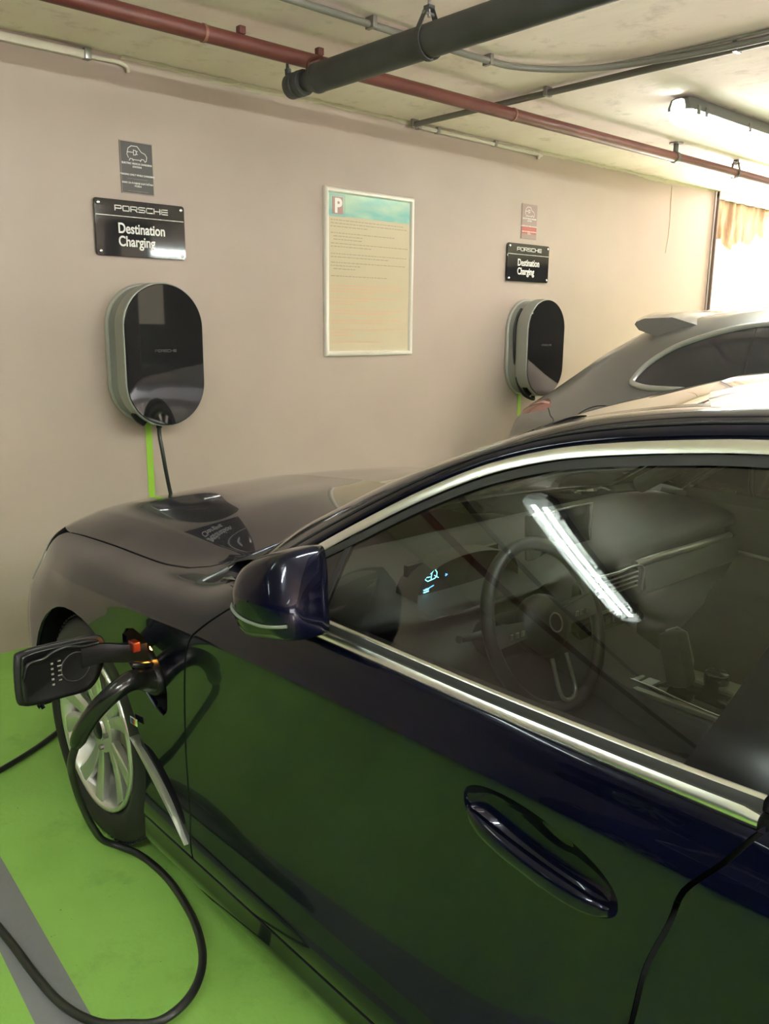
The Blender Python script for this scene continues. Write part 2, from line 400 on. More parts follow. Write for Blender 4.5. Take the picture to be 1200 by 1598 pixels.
def panel(name, S, poly, h, m, parent, holes=(), flange=0.012, outward=(-1, 0, 0), mirror=None, extra_pts=None, eps=1e-3, bscale=1.0):
    poly = resample([(p[0], p[1]*bscale) for p in poly], h)
    holes = [resample([(p[0], p[1]*bscale) for p in hh], h) for hh in holes]
    loops = [poly]+holes; pts = []; edges = []
    for L in loops:
        b0 = len(pts); pts += [Vector(p) for p in L]; edges += [(b0+i, b0+(i+1) % len(L)) for i in range(len(L))]
    nb = len(pts)
    xs = [p[0] for p in poly]; ys = [p[1] for p in poly]
    barr = np.array([[p[0], p[1]] for p in pts])
    gx = np.arange(min(xs)+h*.5, max(xs), h); gy = np.arange(min(ys)+h*.5, max(ys), h)
    cand = [(x, y) for x in gx for y in gy]
    if extra_pts: cand += extra_pts
    for c in cand:
        if not inside(c, poly): continue
        if any(inside(c, hh) for hh in holes): continue
        if np.min((barr[:, 0]-c[0])**2+(barr[:, 1]-c[1])**2) < (h*0.45)**2: continue
        pts.append(Vector(c))
    V2, E2, F2, ov, oe, of = geometry.delaunay_2d_cdt(pts, edges, [], 1, 1e-6)
    fin = []
    for f in F2:
        c = sum((V2[i] for i in f), Vector((0, 0)))/len(f)
        if inside(c, poly) and not any(inside(c, hh) for hh in holes): fin.append(list(f))
    A = np.array([v.x for v in V2]); Bp = np.array([v.y for v in V2])/bscale
    P = S(A, Bp); Pa = S(A+eps, Bp)-S(A-eps, Bp); Pb = S(A, Bp+eps)-S(A, Bp-eps)
    N = np.cross(Pa, Pb); N /= np.maximum(np.linalg.norm(N, axis=1), 1e-12)[:, None]
    ow = np.array(outward, float)
    flip = np.sum(N*ow, axis=1).mean() < 0
    if flip: N = -N
    if mirror is not None:
        P = P.copy(); P[:, 0] = 2*mirror-P[:, 0]; N[:, 0] *= -1
    verts = [tuple(p) for p in P]; norms = [tuple(n) for n in N]
    faces = []
    for f in fin:
        a, b, c = (Vector(verts[i]) for i in f[:3])
        nn = (b-a).cross(c-a)
        if nn.dot(Vector(norms[f[0]])) < 0: f = f[::-1]
        faces.append(tuple(f))
    if flange:
        # boundary edges of the kept faces
        cnt = {}
        for f in faces:
            for i in range(len(f)):
                a, b = f[i], f[(i+1) % len(f)]; cnt[(a, b)] = cnt.get((a, b), 0)+1
        be = [e for e in cnt if (e[1], e[0]) not in cnt]
        for (a, b) in be:
            va, vb = Vector(verts[a]), Vector(verts[b]); na, nb_ = Vector(norms[a]), Vector(norms[b])
            side = (vb-va).cross(na)
            if side.length < 1e-9: continue
            side = side.normalized()
            base = len(verts)
            verts += [tuple(va), tuple(vb), tuple(vb-nb_*flange), tuple(va-na*flange)]
            norms += [tuple((side+na*0.9).normalized()), tuple((side+nb_*0.9).normalized()), tuple(side), tuple(side)]
            faces.append((base+1, base, base+3, base+2))
    me = bpy.data.meshes.new(name); me.from_pydata(verts, [], faces); me.update()
    me.polygons.foreach_set('use_smooth', [True]*len(me.polygons))
    me.normals_split_custom_set_from_vertices(norms)
    return link(name, me, m, parent)

# ------------------------------------------------------------------ the setting
WY = 3.9; CZ = 2.67; WX1 = 7.45
def quadplate(name, x0, x1, y0, y1, z0, z1, m, kind='structure', parent=None):
    o = box(name, ((x0+x1)/2, (y0+y1)/2, (z0+z1)/2), (x1-x0, y1-y0, z1-z0), m, parent)
    if kind and parent is None: o['kind'] = kind
    return o
quadplate('floor', -7.0, 14.0, -9.0, WY+0.2, -0.2, 0.0, M_FLOOR)
quadplate('floor_2', -7.0, 14.0, -9.0, -1.7, 0.0, 0.002, noisy('lane_bounce_concrete', srgb(190, 182, 172), srgb(208, 200, 190), 1.5, 6, 0.7))  # unseen pale lane, added to bounce light up to the ceiling
quadplate('ceiling', -7.0, 14.0, -9.0, WY+0.2, CZ, CZ+0.25, M_CEIL)
quadplate('wall_front', -7.0, WX1, WY, WY+0.2, 0.0, CZ, M_WALL)
quadplate('wall_left', -7.2, -7.0, -9.0, WY+0.2, 0.0, CZ, M_GREYC)
quadplate('wall_sill_front', WX1, 14.0, WY, WY+0.2, 0.0, 0.75, M_WALL)
quadplate('wall_back', -7.0, 14.0, -9.2, -9.0, 0.0, CZ, M_GREYC)
quadplate('wall_right', 14.0, 14.2, -9.2, 0.2, 0.0, CZ, M_GREYC)
quadplate('wall_right_sill', 14.0, 14.2, 0.2, WY+0.2, 0.0, 0.75, M_GREYC)
quadplate('trim_lintel', WX1, 14.0, WY-0.02, WY+0.2, CZ-0.05, CZ, M_WHITEP)
# rough plaster line along the top of the wall
V, F = [], []; n = 160
for i in range(n+1):
    x = 1.9+(WX1-1.9)*i/n; a = 0.010+0.010*random.random()+0.012*max(0, math.sin(x*3.1)); z = CZ-0.002
    V += [(x, WY-0.001, z-a), (x, WY-0.005-0.004*random.random(), z-a*0.5), (x, WY-0.012-0.02*random.random(), z)]
for i in range(n):
    for k in range(2): F.append((i*3+k, (i+1)*3+k, (i+1)*3+k+1, i*3+k+1))
tag(mesh('trim_plaster', V, F, mat('rough_plaster', srgb(196, 184, 164), 0.9)), kind='structure')
# window opening and its cloth at the right end of the wall
win = empty('window_1', (WX1, WY, 0.75), kind='structure')
box('window_frame', (WX1+0.008, WY-0.012, (0.75+CZ)/2), (0.016, 0.03, CZ-0.75), mat('dark_window_post', srgb(96, 84, 76), 0.5), win)
box('window_sill', (WX1+3.2, WY-0.01, 0.76), (6.4, 0.1, 0.04), M_WHITEP, win)
clothm = noisy('stained_cloth', srgb(120, 98, 74), srgb(196, 176, 146), 5, 6, 0.9, stretch=(2.2, 1, 0.35))
_nt = clothm.node_tree; _p = _nt.nodes['Principled BSDF']; _tl = node(_nt, 'ShaderNodeBsdfTranslucent'); _tl.inputs[0].default_value = (0.8, 0.7, 0.58, 1)
_mx = node(_nt, 'ShaderNodeMixShader'); _mx.inputs[0].default_value = 0.10
_o = _nt.nodes['Material Output']; _nt.links.new(_p.outputs[0], _mx.inputs[1]); _nt.links.new(_tl.outputs[0], _mx.inputs[2]); _nt.links.new(_mx.outputs[0], _o.inputs[0])
rows = []
for j in range(9):
    r = []
    for i in range(220):
        x = WX1+0.10+i*0.02; dz = 0.34+0.05*math.sin(x*5)+0.03*math.sin(x*17)
        r.append((x, WY+0.05+0.012*math.sin(x*31)+0.008*math.sin(x*53+j), CZ-0.05-dz*j/8))
    rows.append(r)
cl = loft('cloth_valance', rows, clothm); solidify(cl, 0.002)
tag(cl, 'stained pale cloth hanging at the top of the bright window opening', 'curtain')
# green painted strips on the wall below each charger
for i, (x, z0) in enumerate([(1.944, 1.03), (4.835, 1.03)]):
    o = box('trim_%d' % (i+1), (x, WY-0.001, z0/2), (0.034, 0.003, z0), M_GREENW); o['kind'] = 'structure'

# ------------------------------------------------------------------ ceiling services
RZ, RY = 2.58, 3.11
o = tube('red_pipe', [(x, RY, RZ) for x in np.linspace(-6.9, 13.5, 60)], 0.031, M_REDP, seg=24)
tag(o, 'long rust-red pipe running under the ceiling parallel to the wall', 'pipe')
for x in (1.86, 0.1, 3.7, 7.2, -2.5):
    V, F = [], []; tube_geo(V, F, [(x-.006, RY, RZ), (x+.006, RY, RZ)], 0.0335, 24)
    mesh('joint_band', V, F, mat('pale_joint', srgb(140, 98, 84), 0.5), o, smooth=False)
for x in (2.03, 2.42):
    bm = bmesh.new(); bx(bm, (x, RY, RZ+0.046), (0.03, 0.03, 0.03), 0, 0.004)
    frombm('pipe_lug', bm, M_REDP, o)
# flange support and clevis hanger of the red pipe
h = empty('pipe_support', (5.35, RY, CZ), 'short stub support with round ceiling flange holding the red pipe', 'pipe hanger')
tube('flange', [(5.35, RY, CZ-0.008), (5.35, RY, CZ)], 0.045, M_STEEL, h)
tube('stub', [(5.35, RY, RZ+0.02), (5.35, RY, CZ-0.008)], 0.016, M_FIXB, h)
tube('collar', [(5.335, RY, RZ), (5.365, RY, RZ)], 0.036, M_FIXB, h, seg=20)
def clevis(name, x, y, zc, r, along, label, rodtop=CZ):
    e = empty(name, (x, y, rodtop), label, 'pipe hanger')
    ax = Vector((1, 0, 0)) if along == 'x' else Vector((0, 1, 0)); side = Vector((0, 1, 0)) if along == 'x' else Vector((1, 0, 0))
    c = Vector((x, y, zc)); up = Vector((0, 0, 1)); pts = []
    top = c+up*(r+0.05)
    pts.append(top+side*0.012)
    for k in range(15):
        a = PI*(0.12-1.24*k/14); pts.append(c+side*math.cos(a)*(r+.004)+up*math.sin(a)*(r+.004))
    pts.append(top-side*0.012)
    # flat strap
    rows = []
    for i, p in enumerate(pts):
        q = Vector(p); n = (q-c).normalized()
        rows.append([q-ax*.012, q+ax*.012, q+ax*.012+n*.004, q-ax*.012+n*.004])
    loft('strap', rows, M_GREYP, e, closed=True, smooth=False)
    tube('cross_bolt', [c+up*(r+.032)-side*.03, c+up*(r+.032)+side*.03], 0.006, M_STEEL, e)
    bm = bmesh.new(); bx(bm, tuple(c+up*(r+.052)), (0.03, 0.03, 0.012), 0, 0.003); frombm('hanger_plate', bm, M_GREYP, e)
    tube('rod', [c+up*(r+.02), Vector((x, y, rodtop))], 0.006, M_STEEL, e)
    return e
clevis('pipe_hanger', 6.18, RY, RZ, 0.031, 'x', 'thin rod hanger holding the red pipe near the bright window')
# big dark pipe with capped end
BX, BZ, BR = 2.30, 2.475, 0.056
o = empty('sprinkler_main', (BX, 3.1, BZ), 'thick dark grey pipe crossing below the red pipe, capped at its end', 'pipe')
tube('pipe_body', [(BX, y, BZ) for y in np.linspace(2.97, -8.9, 40)], BR, M_GREYP, o, seg=32)
tube('reducer', [(BX, 2.96, BZ), (BX, 2.975, BZ), (BX, 3.02, BZ), (BX, 3.055, BZ)], [BR*1.03, BR*1.03, BR*.66, BR*.62], M_GREYP, o, seg=28)
tube('end_cap', [(BX, 3.05, BZ), (BX, 3.055, BZ), (BX, 3.085, BZ), (BX, 3.09, BZ), (BX, 3.10, BZ), (BX, 3.105, BZ), (BX, 3.15, BZ), (BX, 3.165, BZ)], [BR*.6, BR*.90, BR*.92, BR*.78, BR*.78, BR*.9, BR*.88, BR*.6], M_GREYP, o, seg=24)
tube('coupling_bolt', [(BX-.012, 3.152, BZ+BR*.5), (BX-.012, 3.156, BZ+BR+.010), (BX-.012, 3.157, BZ+BR+.012), (BX-.012, 3.160, BZ+BR+.034)], [.014, .014, .009, .005], M_GREYP, o)
tube('drain_elbow', [(BX+.01, 3.05, BZ+BR*.6), (BX+.012, 3.04, BZ+BR+.02), (BX+.02, 3.01, BZ+BR+.03), (BX+.02, 2.97, BZ+BR+.025), (BX+.02, 2.94, BZ+BR-.01)], .009, M_REDP, o, smoothn=5)
clevis('big_pipe_hanger', BX, 2.33, BZ, BR, 'y', 'black clevis hanger and rod carrying the thick dark pipe')
clevis('big_pipe_hanger', BX, -0.6, BZ, BR, 'y', 'black clevis hanger on the thick dark pipe behind the viewer')
# conduits
def conduit(name, pts, r, label, clips, m=M_CONDUIT, cat='conduit', sm=0, group=None):
    o = tube(name, pts, r, m, seg=12, smoothn=sm); tag(o, label, cat, group)
    for (c, s) in clips: 
        bm = bmesh.new(); bx(bm, c, s, 0, .002); frombm('clip', bm, M_STEEL, o)
    return o
Z1 = CZ-0.028
conduit('ceiling_conduit', [(3.69, y, Z1) for y in np.linspace(3.86, -6, 30)], 0.016,
        'straight grey conduit on the ceiling running out from the wall', [((3.69, y, CZ-0.022), (0.05, 0.02, 0.044)) for y in (3.84, 2.88, 1.9, 0.9)])
V, F = [], []; tube_geo(V, F, [(3.735, y, CZ-.02) for y in (3.5, 2.0, 1.0, -6)], 0.010, 10); 
tag(mesh('thin_ceiling_conduit', V, F, M_CONDUIT, smooth=True), 'thinner grey conduit beside the straight one on the ceiling', 'conduit')
conduit('ceiling_conduit', [(-3, 2.75, Z1), (0, 2.75, Z1), (2.39, 2.745, Z1), (3.05, 2.735, Z1), (3.25, 2.70, Z1), (3.42, 2.58, Z1), (3.53, 2.42, Z1), (3.60, 2.2, Z1), (3.645, 1.9, Z1), (3.65, 1.5, Z1), (3.65, 0.5, Z1), (3.65, -6, Z1)], 0.014,
        'grey conduit crossing above the thick pipe and curving to join the straight one', [((x, 2.742, CZ-0.022), (0.02, 0.05, 0.044)) for x in (0.6, 2.39, 3.08)], sm=6)
conduit('ceiling_cable', [(-3, 2.80, CZ-.012), (1.5, 2.80, CZ-.012), (2.39, 2.795, CZ-.012), (3.05, 2.79, CZ-.012), (3.3, 2.75, CZ-.012), (3.48, 2.6, CZ-.012), (3.58, 2.3, CZ-.012), (3.61, 1.8, CZ-.012), (3.61, 0.5, CZ-.012)], 0.007,
        'thin dark cable running alongside the curving ceiling conduit', [], cat='cable', sm=6)
# crack line across ceiling seen behind the big pipe -> thin wire
tag(tube('ceiling_wire', [(2.62, 3.15, CZ-.004), (2.63, 2.4, CZ-.006), (2.66, 1.2, CZ-.004)], 0.0025, M_STEEL, seg=8, smoothn=6), 'very thin wire on the ceiling behind the thick dark pipe', 'wire')
# white trunking at the wall top, left and middle
e = empty('wall_trunking', (1.1, WY, 2.62), 'pale trunking with curled cable end at the upper left of the wall', 'trunking')
box('trunking_body', (0.60, WY-0.016, 2.636), (2.30, 0.028, 0.034), M_WHITEP, e, bev=.003)
box('trunking_strap', (1.735, WY-0.02, 2.64), (0.03, 0.038, 0.046), M_CLIP, e, bev=.002)
tube('cable_end', [(1.70, WY-.02, 2.632), (1.80, WY-.022, 2.634), (1.88, WY-.024, 2.634), (1.915, WY-.025, 2.622), (1.925, WY-.022, 2.60)], 0.009, mat('white_cable', srgb(206, 196, 178), 0.4), e, smoothn=6)
e = empty('wall_conduit', (4.3, WY, 2.65), 'thin pale pipe along the top of the wall right of the poster', 'conduit')
tube('conduit_body', [(3.74, WY-.02, 2.646), (3.9, WY-.02, 2.645), (4.86, WY-.02, 2.64), (4.90, WY-.02, 2.632), (4.905, WY-.02, 2.61)], 0.012, M_WHITEP, e, smoothn=5)
for x in (3.76, 3.92, 4.45): box('clip', (x, WY-.02, 2.648), (0.022, 0.034, 0.034), M_CLIP, e, bev=.002)

# ------------------------------------------------------------------ fluorescent fixtures (weatherproof, along X)
M_TUBE2 = mat('boosted_fluorescent_tube', (1, 1, 1), 0.5, emit=(0.95, 1.0, 0.95), estr=95)  # emission raised well above the other tubes for extra fill
def fixture(x0, y, label, L=1.27, group='ceiling light fixtures', tm=None):
    tm = tm or M_TUBE
    zb = CZ-0.075; e = empty('ceiling_light', (x0+L/2, y, CZ), label, 'ceiling light', group)
    def stad(z0, z1, w0, w1, name, m, inset0=0, inset1=0):
        rows = []
        for t, (z, w, ins) in enumerate(((z0, w0, inset0), (z1, w1, inset1))):
            pass
    # back tray: lofted octagon-like section with closed tapered ends
    def trough(name, m, prof, ends):
        # prof: list (w, z); ends: list (x, scale)
        rows = []
        for (x, s) in ends: rows.append([(x, y+w*s, zb+(z*(0.55+0.45*s))) for (w, z) in prof])
        return loft(name, rows, m, e, closed=False, sharp=30)
    trough('tray', M_FIXB, [(-.075, 0.0), (-.078, .02), (-.06, .062), (-.03, .07), (.03, .07), (.06, .062), (.078, .02), (.075, 0.0)],
           [(x0-.012, .55), (x0, .82), (x0+.03, 1), (x0+L-.03, 1), (x0+L, .82), (x0+L+.012, .55)])
    rows = []
    prof = [(-.076, .004), (-.074, -.015), (-.06, -.045), (-.035, -.06), (0, -.064), (.035, -.06), (.06, -.045), (.074, -.015), (.076, .004)]
    for (x, s) in [(x0-.014, .5), (x0-.006, .75), (x0+.012, .93), (x0+.04, 1), (x0+L-.04, 1), (x0+L-.012, .93), (x0+L+.006, .75), (x0+L+.014, .5)]:
        rows.append([(x, y+w*s, zb+z*s) for (w, z) in prof])
    loft('diffuser', rows, M_LENS, e)
    for s in (-1, 1):
        tube('tube_lamp', [(x0+.06, y+s*.030, zb-.018), (x0+L-.06, y+s*.030, zb-.018)], 0.013, tm, e, seg=12)
    for x in (x0+.06, x0+.14, x0+L*.5, x0+L-.14):
        for s in (-1, 1):
            bm = bmesh.new(); bx(bm, (x, y+s*.080, zb+.002), (0.022, 0.008, 0.045), 0, .002); frombm('latch', bm, M_FIXB, e)
    return e
fixture(4.30, 2.50, 'long fluorescent light glowing on the ceiling at the upper right', group=None)
fixture(-1.50, 2.18, 'fluorescent ceiling light beyond the left edge, mirrored in the door window', group=None)
fixture(-5.6, 2.2, 'fluorescent ceiling light far to the left, out of the picture', group=None)
fixture(2.7, -1.2, 'added fill light between the two cars, brightening the column notice', group=None, tm=M_TUBE2)  # added lamp, lights the notice on the column
fixture(8.9, 2.3, 'fluorescent ceiling light above the far bays beside the window', group=None)
fixture(6.2, -5.0, 'fluorescent ceiling light behind the viewer on the right', group=None, tm=M_TUBE2)
fixture(1.3, 0.0, 'added fill light above the near dark blue car, brightening the wall', group=None, tm=M_TUBE2)  # added lamp, lifts the middle of the front wall
fixture(-1.5, -3.4, 'added fill light behind the viewer on the left', group=None)  # added lamp for general fill
fixture(-1.3, -0.5, 'added fill light just left of and above the viewer, brightening the floor', group=None, tm=M_TUBE2)  # added lamp, lifts the floor beside the near car

# concrete column with a pasted notice, standing behind the viewer (mirrored in the left charger)
c = empty('concrete_column', (4.88, -2.3, 0), 'square grey concrete column between the parking bays behind the viewer', 'column')
box('column_shaft', (4.88, -2.3, CZ/2), (0.40, 0.42, CZ), M_GREYC, c)
nb = empty('column_notice', (4.84, -2.08, 1.75), 'white notice with yellow band pasted on the concrete column', 'notice')
box('notice_sheet', (4.84, -2.085, 1.95), (0.32, 0.006, 0.95), mat('notice_white', srgb(225, 214, 200), 0.5), nb)
box('yellow_band', (4.84, -2.080, 2.02), (0.32, 0.004, 0.10), mat('notice_yellow', srgb(208, 198, 120), 0.5), nb)

# ------------------------------------------------------------------ wall things
def stadium(cx, cz, w, h, n=22, r=None):
    """closed outline in (x,z), semicircular-ish ends with radius r"""
    r = r or w/2; out = []
    for (ox, oz, a0) in ((cx+w/2-r, cz+h/2-r, 0), (cx-w/2+r, cz+h/2-r, PI/2), (cx-w/2+r, cz-h/2+r, PI), (cx+w/2-r, cz-h/2+r, 1.5*PI)):
        for k in range(n+1):
            a = a0+PI/2*k/n; out.append((ox+r*math.cos(a), oz+r*math.sin(a)))
    return out
def shell(name, rings, m, parent, cap0=True, cap1=True, sharp=30, smooth=True):
    """rings: list of (outline, y)"""
    n = len(rings[0][0]); V, F = [], []
    for (o, y) in rings: V += [(p[0], y, p[1]) for p in o]
    for i in range(len(rings)-1):
        for k in range(n):
            a = i*n+k; b = i*n+(k+1) % n; F.append((a, b, b+n, a+n))
    if cap0: F.append(tuple(reversed(range(n))))
    if cap1: F.append(tuple((len(rings)-1)*n+k for k in range(n)))
    bm = bmesh.new(); bv = [bm.verts.new(v) for v in V]
    for f in F: 
        try: bm.faces.new([bv[i] for i in f])
        except ValueError: pass
    bmesh.ops.remove_doubles(bm, verts=bm.verts[:], dist=1e-6)
    bmesh.ops.recalc_face_normals(bm, faces=bm.faces[:])
    return frombm(name, bm, m, parent, angle=sharp)
def charger(cx, label):
    cz = 1.345; e = empty('wall_charger', (cx, WY, cz), label, 'charger')
    W_, H_ = 0.412, 0.668
    S = lambda w, h, dx=0: stadium(cx+dx, cz, w, h)
    shell('back_plate', [(S(.405, .662), WY-.001), (S(.414, .670), WY-.008), (S(.414, .670), WY-.020), (S(.404, .660), WY-.026)], M_CHLITE, e)
    shell('rear_housing', [(S(.392, .648), WY-.026), (S(.386, .642), WY-.034), (S(.376, .632), WY-.070), (S(.366, .622), WY-.092)], M_CHGREY, e)
    shell('front_housing', [(S(.380, .636), WY-.092), (S(.398, .654), WY-.098), (S(W_, H_), WY-.125), (S(W_, H_), WY-.192), (S(W_-.008, H_-.008), WY-.197), (S(W_-.014, H_-.014), WY-.198)], mat('charger_front_ring', srgb(154, 156, 150), 0.42, 0.15), e)
    g = shell('glass_front', [(S(W_-.014, H_-.014), WY-.190), (S(W_-.012, H_-.012), WY-.2), (S(W_-.018, H_-.018), WY-.2025)], M_CHGLASS, e)
    wide_text('lettering', 'PORSCHE', cx-.055, cx+.058, cz+.018, .010, WY-.2032, mat('faint_lettering', (0.16, 0.16, 0.16), 0.4, 0.5), g, .0016)
    # cable notch at lower left of the ring
    tube('cable_guide', [(cx-.150, WY-.150, cz-.265), (cx-.128, WY-.150, cz-.293), (cx-.10, WY-.150, cz-.313)], .020, M_BLACK, e, smoothn=4)
    tube('outlet_gland', [(cx-.006, WY-.11, cz-.30), (cx-.006, WY-.11, cz-.35)], .014, M_BLACK, e)
    return e
charger(1.952, 'oval wall charger with black mirror front, on the wall above the near car bonnet')
charger(4.858, 'oval wall charger with black mirror front, on the wall behind the grey SUV')
# coiled cable on the far charger
o = tube('charging_lead', [(4.852, WY-.11, 1.02), (4.82, WY-.14, 0.99), (4.74, WY-.11, 1.03), (4.70, WY-.082, 1.13), (4.672, WY-.072, 1.30), (4.664, WY-.072, 1.46), (4.685, WY-.072, 1.55), (4.73, WY-.072, 1.61)], 0.010, M_CABLE, seg=12, smoothn=8)
tag(o, 'dark lead wound round the side of the far wall charger behind the SUV', 'cable')

def plate_sign(cx, label, extra=None):
    z0, z1 = 1.797, 2.049; w = 0.456; e = empty('charging_sign', (cx, WY, (z0+z1)/2), label, 'sign')
    shell('panel', [(stadium(cx, (z0+z1)/2, w, z1-z0, 6, .014), WY-.012), (stadium(cx, (z0+z1)/2, w, z1-z0, 6, .014), WY-.0165), (stadium(cx, (z0+z1)/2, w-.003, z1-z0-.003, 6, .013), WY-.018)], M_SIGN, e)
    box('dividing_line', (cx, WY-.0184, 1.977), (w-.012, .0008, .0028), M_SIGNW, e)
    wide_text('brand_lettering', 'PORSCHE', cx-.128, cx+.146, 2.002, .021, WY-.0190, M_SIGNW, e, .0042)
    for s, z in (('Destination', 1.903), ('Charging', 1.845)):
        text_obj('lettering', s, .064, cx-.119, WY-.0186, z, M_SIGNW, e, sx=.80, bold=.0013)
    for sx_ in (-1, 1):
        for zz in (z0+.020, z1-.020):
            tube('standoff_screw', [(cx+sx_*(w/2-.020), WY-.001, zz), (cx+sx_*(w/2-.020), WY-.022, zz), (cx+sx_*(w/2-.020), WY-.0235, zz)], [.0075, .0075, .005], M_BRIGHT, e)
    return e
plate_sign(1.953, 'black sign with four screws, white lettering, above the left wall charger')
plate_sign(4.850, 'black sign with four screws, white lettering, above the far right wall charger')

def car_icon(V, F, cx, cz, s, y, w):
    pl = [[(-.50, -.22), (-.58, -.05), (-.50, .28), (-.30, .42), (.05, .42), (.30, .14), (.52, .06), (.62, -.10), (.58, -.30), (.50, -.36)],
          [(-.46, -.36), (-.40, -.26), (-.28, -.26), (-.22, -.36)], [(-.22, -.30), (.22, -.30)], [(.22, -.36), (.28, -.24), (.42, -.24), (.50, -.36)],
          [(-.56, .08), (-.18, .08)], [(-.18, .22), (-.18, -.06)], [(-.18, .20), (-.06, .20), (.0, .08), (-.06, -.04), (-.18, -.04)], [(-.02, .16), (.06, .16)], [(-.02, 0), (.06, 0)]]
    strokes(V, F, pl, w, (cx, cz), s, s, y)
def notice(x0, x1, z0, z1, m, label, red=False):
    cx = (x0+x1)/2; e = empty('charging_notice', (cx, WY, (z0+z1)/2), label, 'notice'); w = x1-x0; h_ = z1-z0
    box('sheet', (cx, WY-.003, (z0+z1)/2), (w, .004, h_), m, e)
    if red: box('red_band', (cx, WY-.0055, z0+h_*.25), (w-.008, .001, h_*.20), M_SHEETR, e)
    else:
        V, F = [], []; strokes(V, F, [[(0, 0), (1, 0), (1, 1), (0, 1), (0, 0)]], .0022, (x0+.002, z0+.002), w-.004, h_-.004, WY-.0062); mesh('pale_edge', V, F, mat('pale_edge', srgb(176, 160, 140), .5), e)
    V, F = [], []; car_icon(V, F, cx, z1-h_*.235, w*.50, WY-.0064, w*.018); mesh('car_icon', V, F, M_SIGNW, e)
    for s, sz, zf in (('ELECTRIC VEHICLE CHARGING', .0108, .565), ('STATION', .0108, .505), ('PARKING ONLY WHILE CHARGING', .0108, .350), ('SAMO ZA PUNJENJE ELEKTRIČNIH', .0102, .195), ('VOZILA', .0102, .140)):
        text_obj('lettering', s, sz, cx, WY-.0058, z0+h_*zf, M_SIGNW, e, align='CENTER', bold=.0003)
    for zf in (.29, .055): box('rule_line', (cx, WY-.0058, z0+h_*zf), (w*.62, .0006, .0012), mat('rule_grey', srgb(150, 142, 134), .5), e)
    return e
notice(1.870, 2.034, 2.083, 2.313, M_SHEET, 'small dark grey notice with car and plug icon above the left black sign')
notice(4.774, 4.938, 2.085, 2.314, M_SHEETP, 'small pinkish notice with red band above the far right black sign', red=True)

# poster
def poster():
    x0, x1, z0, z1 = 3.050, 3.738, 1.315, 2.242
    e = empty('framed_poster', ((x0+x1)/2, WY, (z0+z1)/2), 'tall white-framed parking poster with turquoise header on the wall', 'poster')
    fw = .030; prof = [(0, -.001), (0, -.016), (.006, -.024), (.015, -.027), (.024, -.024), (fw, -.014), (fw, -.006)]
    rows = []
    for (sx, sz) in ((0, 0), (1, 0), (1, 1), (0, 1), (0, 0)):
        rows.append([((x0+d) if sx == 0 else (x1-d), WY+y, (z0+d) if sz == 0 else (z1-d)) for d, y in prof])
    loft('frame', rows, M_FRAMEW, e, sharp=40)
    sh = box('sheet', ((x0+x1)/2, WY-.0085, (z0+z1)/2), (x1-x0-2*fw+.004, .003, z1-z0-2*fw+.004), M_PAPER, e)
    ix0, ix1, iz0, iz1 = x0+fw, x1-fw, z0+fw, z1-fw; iw = ix1-ix0; ih = iz1-iz0
    box('header_band', ((x0+x1)/2, WY-.0104, iz1-ih*.07), (iw, .0008, ih*.14), M_PTURQ, e)
    b = box('parking_symbol', (ix0+.068, WY-.0112, iz1-.066), (.078, .0008, .092), M_PBOX, e)
    V, F = [], []; strokes(V, F, [[(0, 0), (1, 0), (1, 1), (0, 1), (0, 0)]], .003, (ix0+.016, iz1-.124), .104, .112, WY-.0118); mesh('symbol_border', V, F, mat('border_grey', srgb(150, 166, 168), .4), b)
    text_obj('symbol_letter', 'P', .105, ix0+.044, WY-.0122, iz1-.102, M_SIGNW, b, bold=.004)
    # rows of small print, too faint to read: short dashes
    def rowsof(name, m, lines):
        V, F = [], []
        for (zf, x_a, x_b) in lines:
            z = iz1-ih*zf; x = ix0+.018+x_a*iw
            while x < ix0+.018+x_b*(iw-.04):
                l = random.uniform(.010, .032); 
                b0 = len(V); V += [(x, WY-.0103, z-.0024), (x+l, WY-.0103, z-.0024), (x+l, WY-.0103, z+.0024), (x, WY-.0103, z+.0024)]
                F.append((b0, b0+1, b0+2, b0+3)); x += l+.005
        return mesh(name, V, F, m, e)
    rowsof('small_print', M_PGREY, [(.165, 0, .95), (.185, 0, 1), (.205, 0, .45), (.245, 0, .8), (.265, .03, .4), (.285, .03, .35), (.31, 0, 1), (.33, 0, .5), (.375, 0, 1), (.395, 0, .7), (.43, 0, .95), (.45, 0, .35), (.47, .03, .3), (.515, 0, .7)])
    rowsof('red_print', M_PRED, [(.575, 0, .9), (.595, 0, .9), (.615, 0, .55), (.655, 0, .8), (.675, 0, .45), (.695, 0, .25), (.735, 0, .9), (.755, 0, .75), (.80, 0, .95), (.82, 0, .65), (.86, 0, 1), (.88, 0, .2), (.90, 0, .25), (.945, 0, .65)])
    rowsof('header_print', mat('header_ink', srgb(196, 204, 176), .4), [(.048, .20, .95), (.053, .22, .93), (.085, .22, .9)])
poster()
# thin crack of plaster near the window
tag(tube('trim_plaster_run', [(6.69, WY-.001, 2.63), (6.70, WY-.001, 2.3), (6.67, WY-.001, 2.1)], 0.004, mat('rough_plaster', srgb(200, 188, 170), 0.9), seg=6, smoothn=4), kind='structure')
tag(tube('window_pipe', [(7.40, WY-.02, 2.66), (7.40, WY-.02, 2.56), (7.395, WY-.02, 2.2), (7.39, WY-.02, .8)], 0.010, M_STEEL, seg=8), 'thin vertical pipe on the wall right at the edge of the bright window', 'pipe')

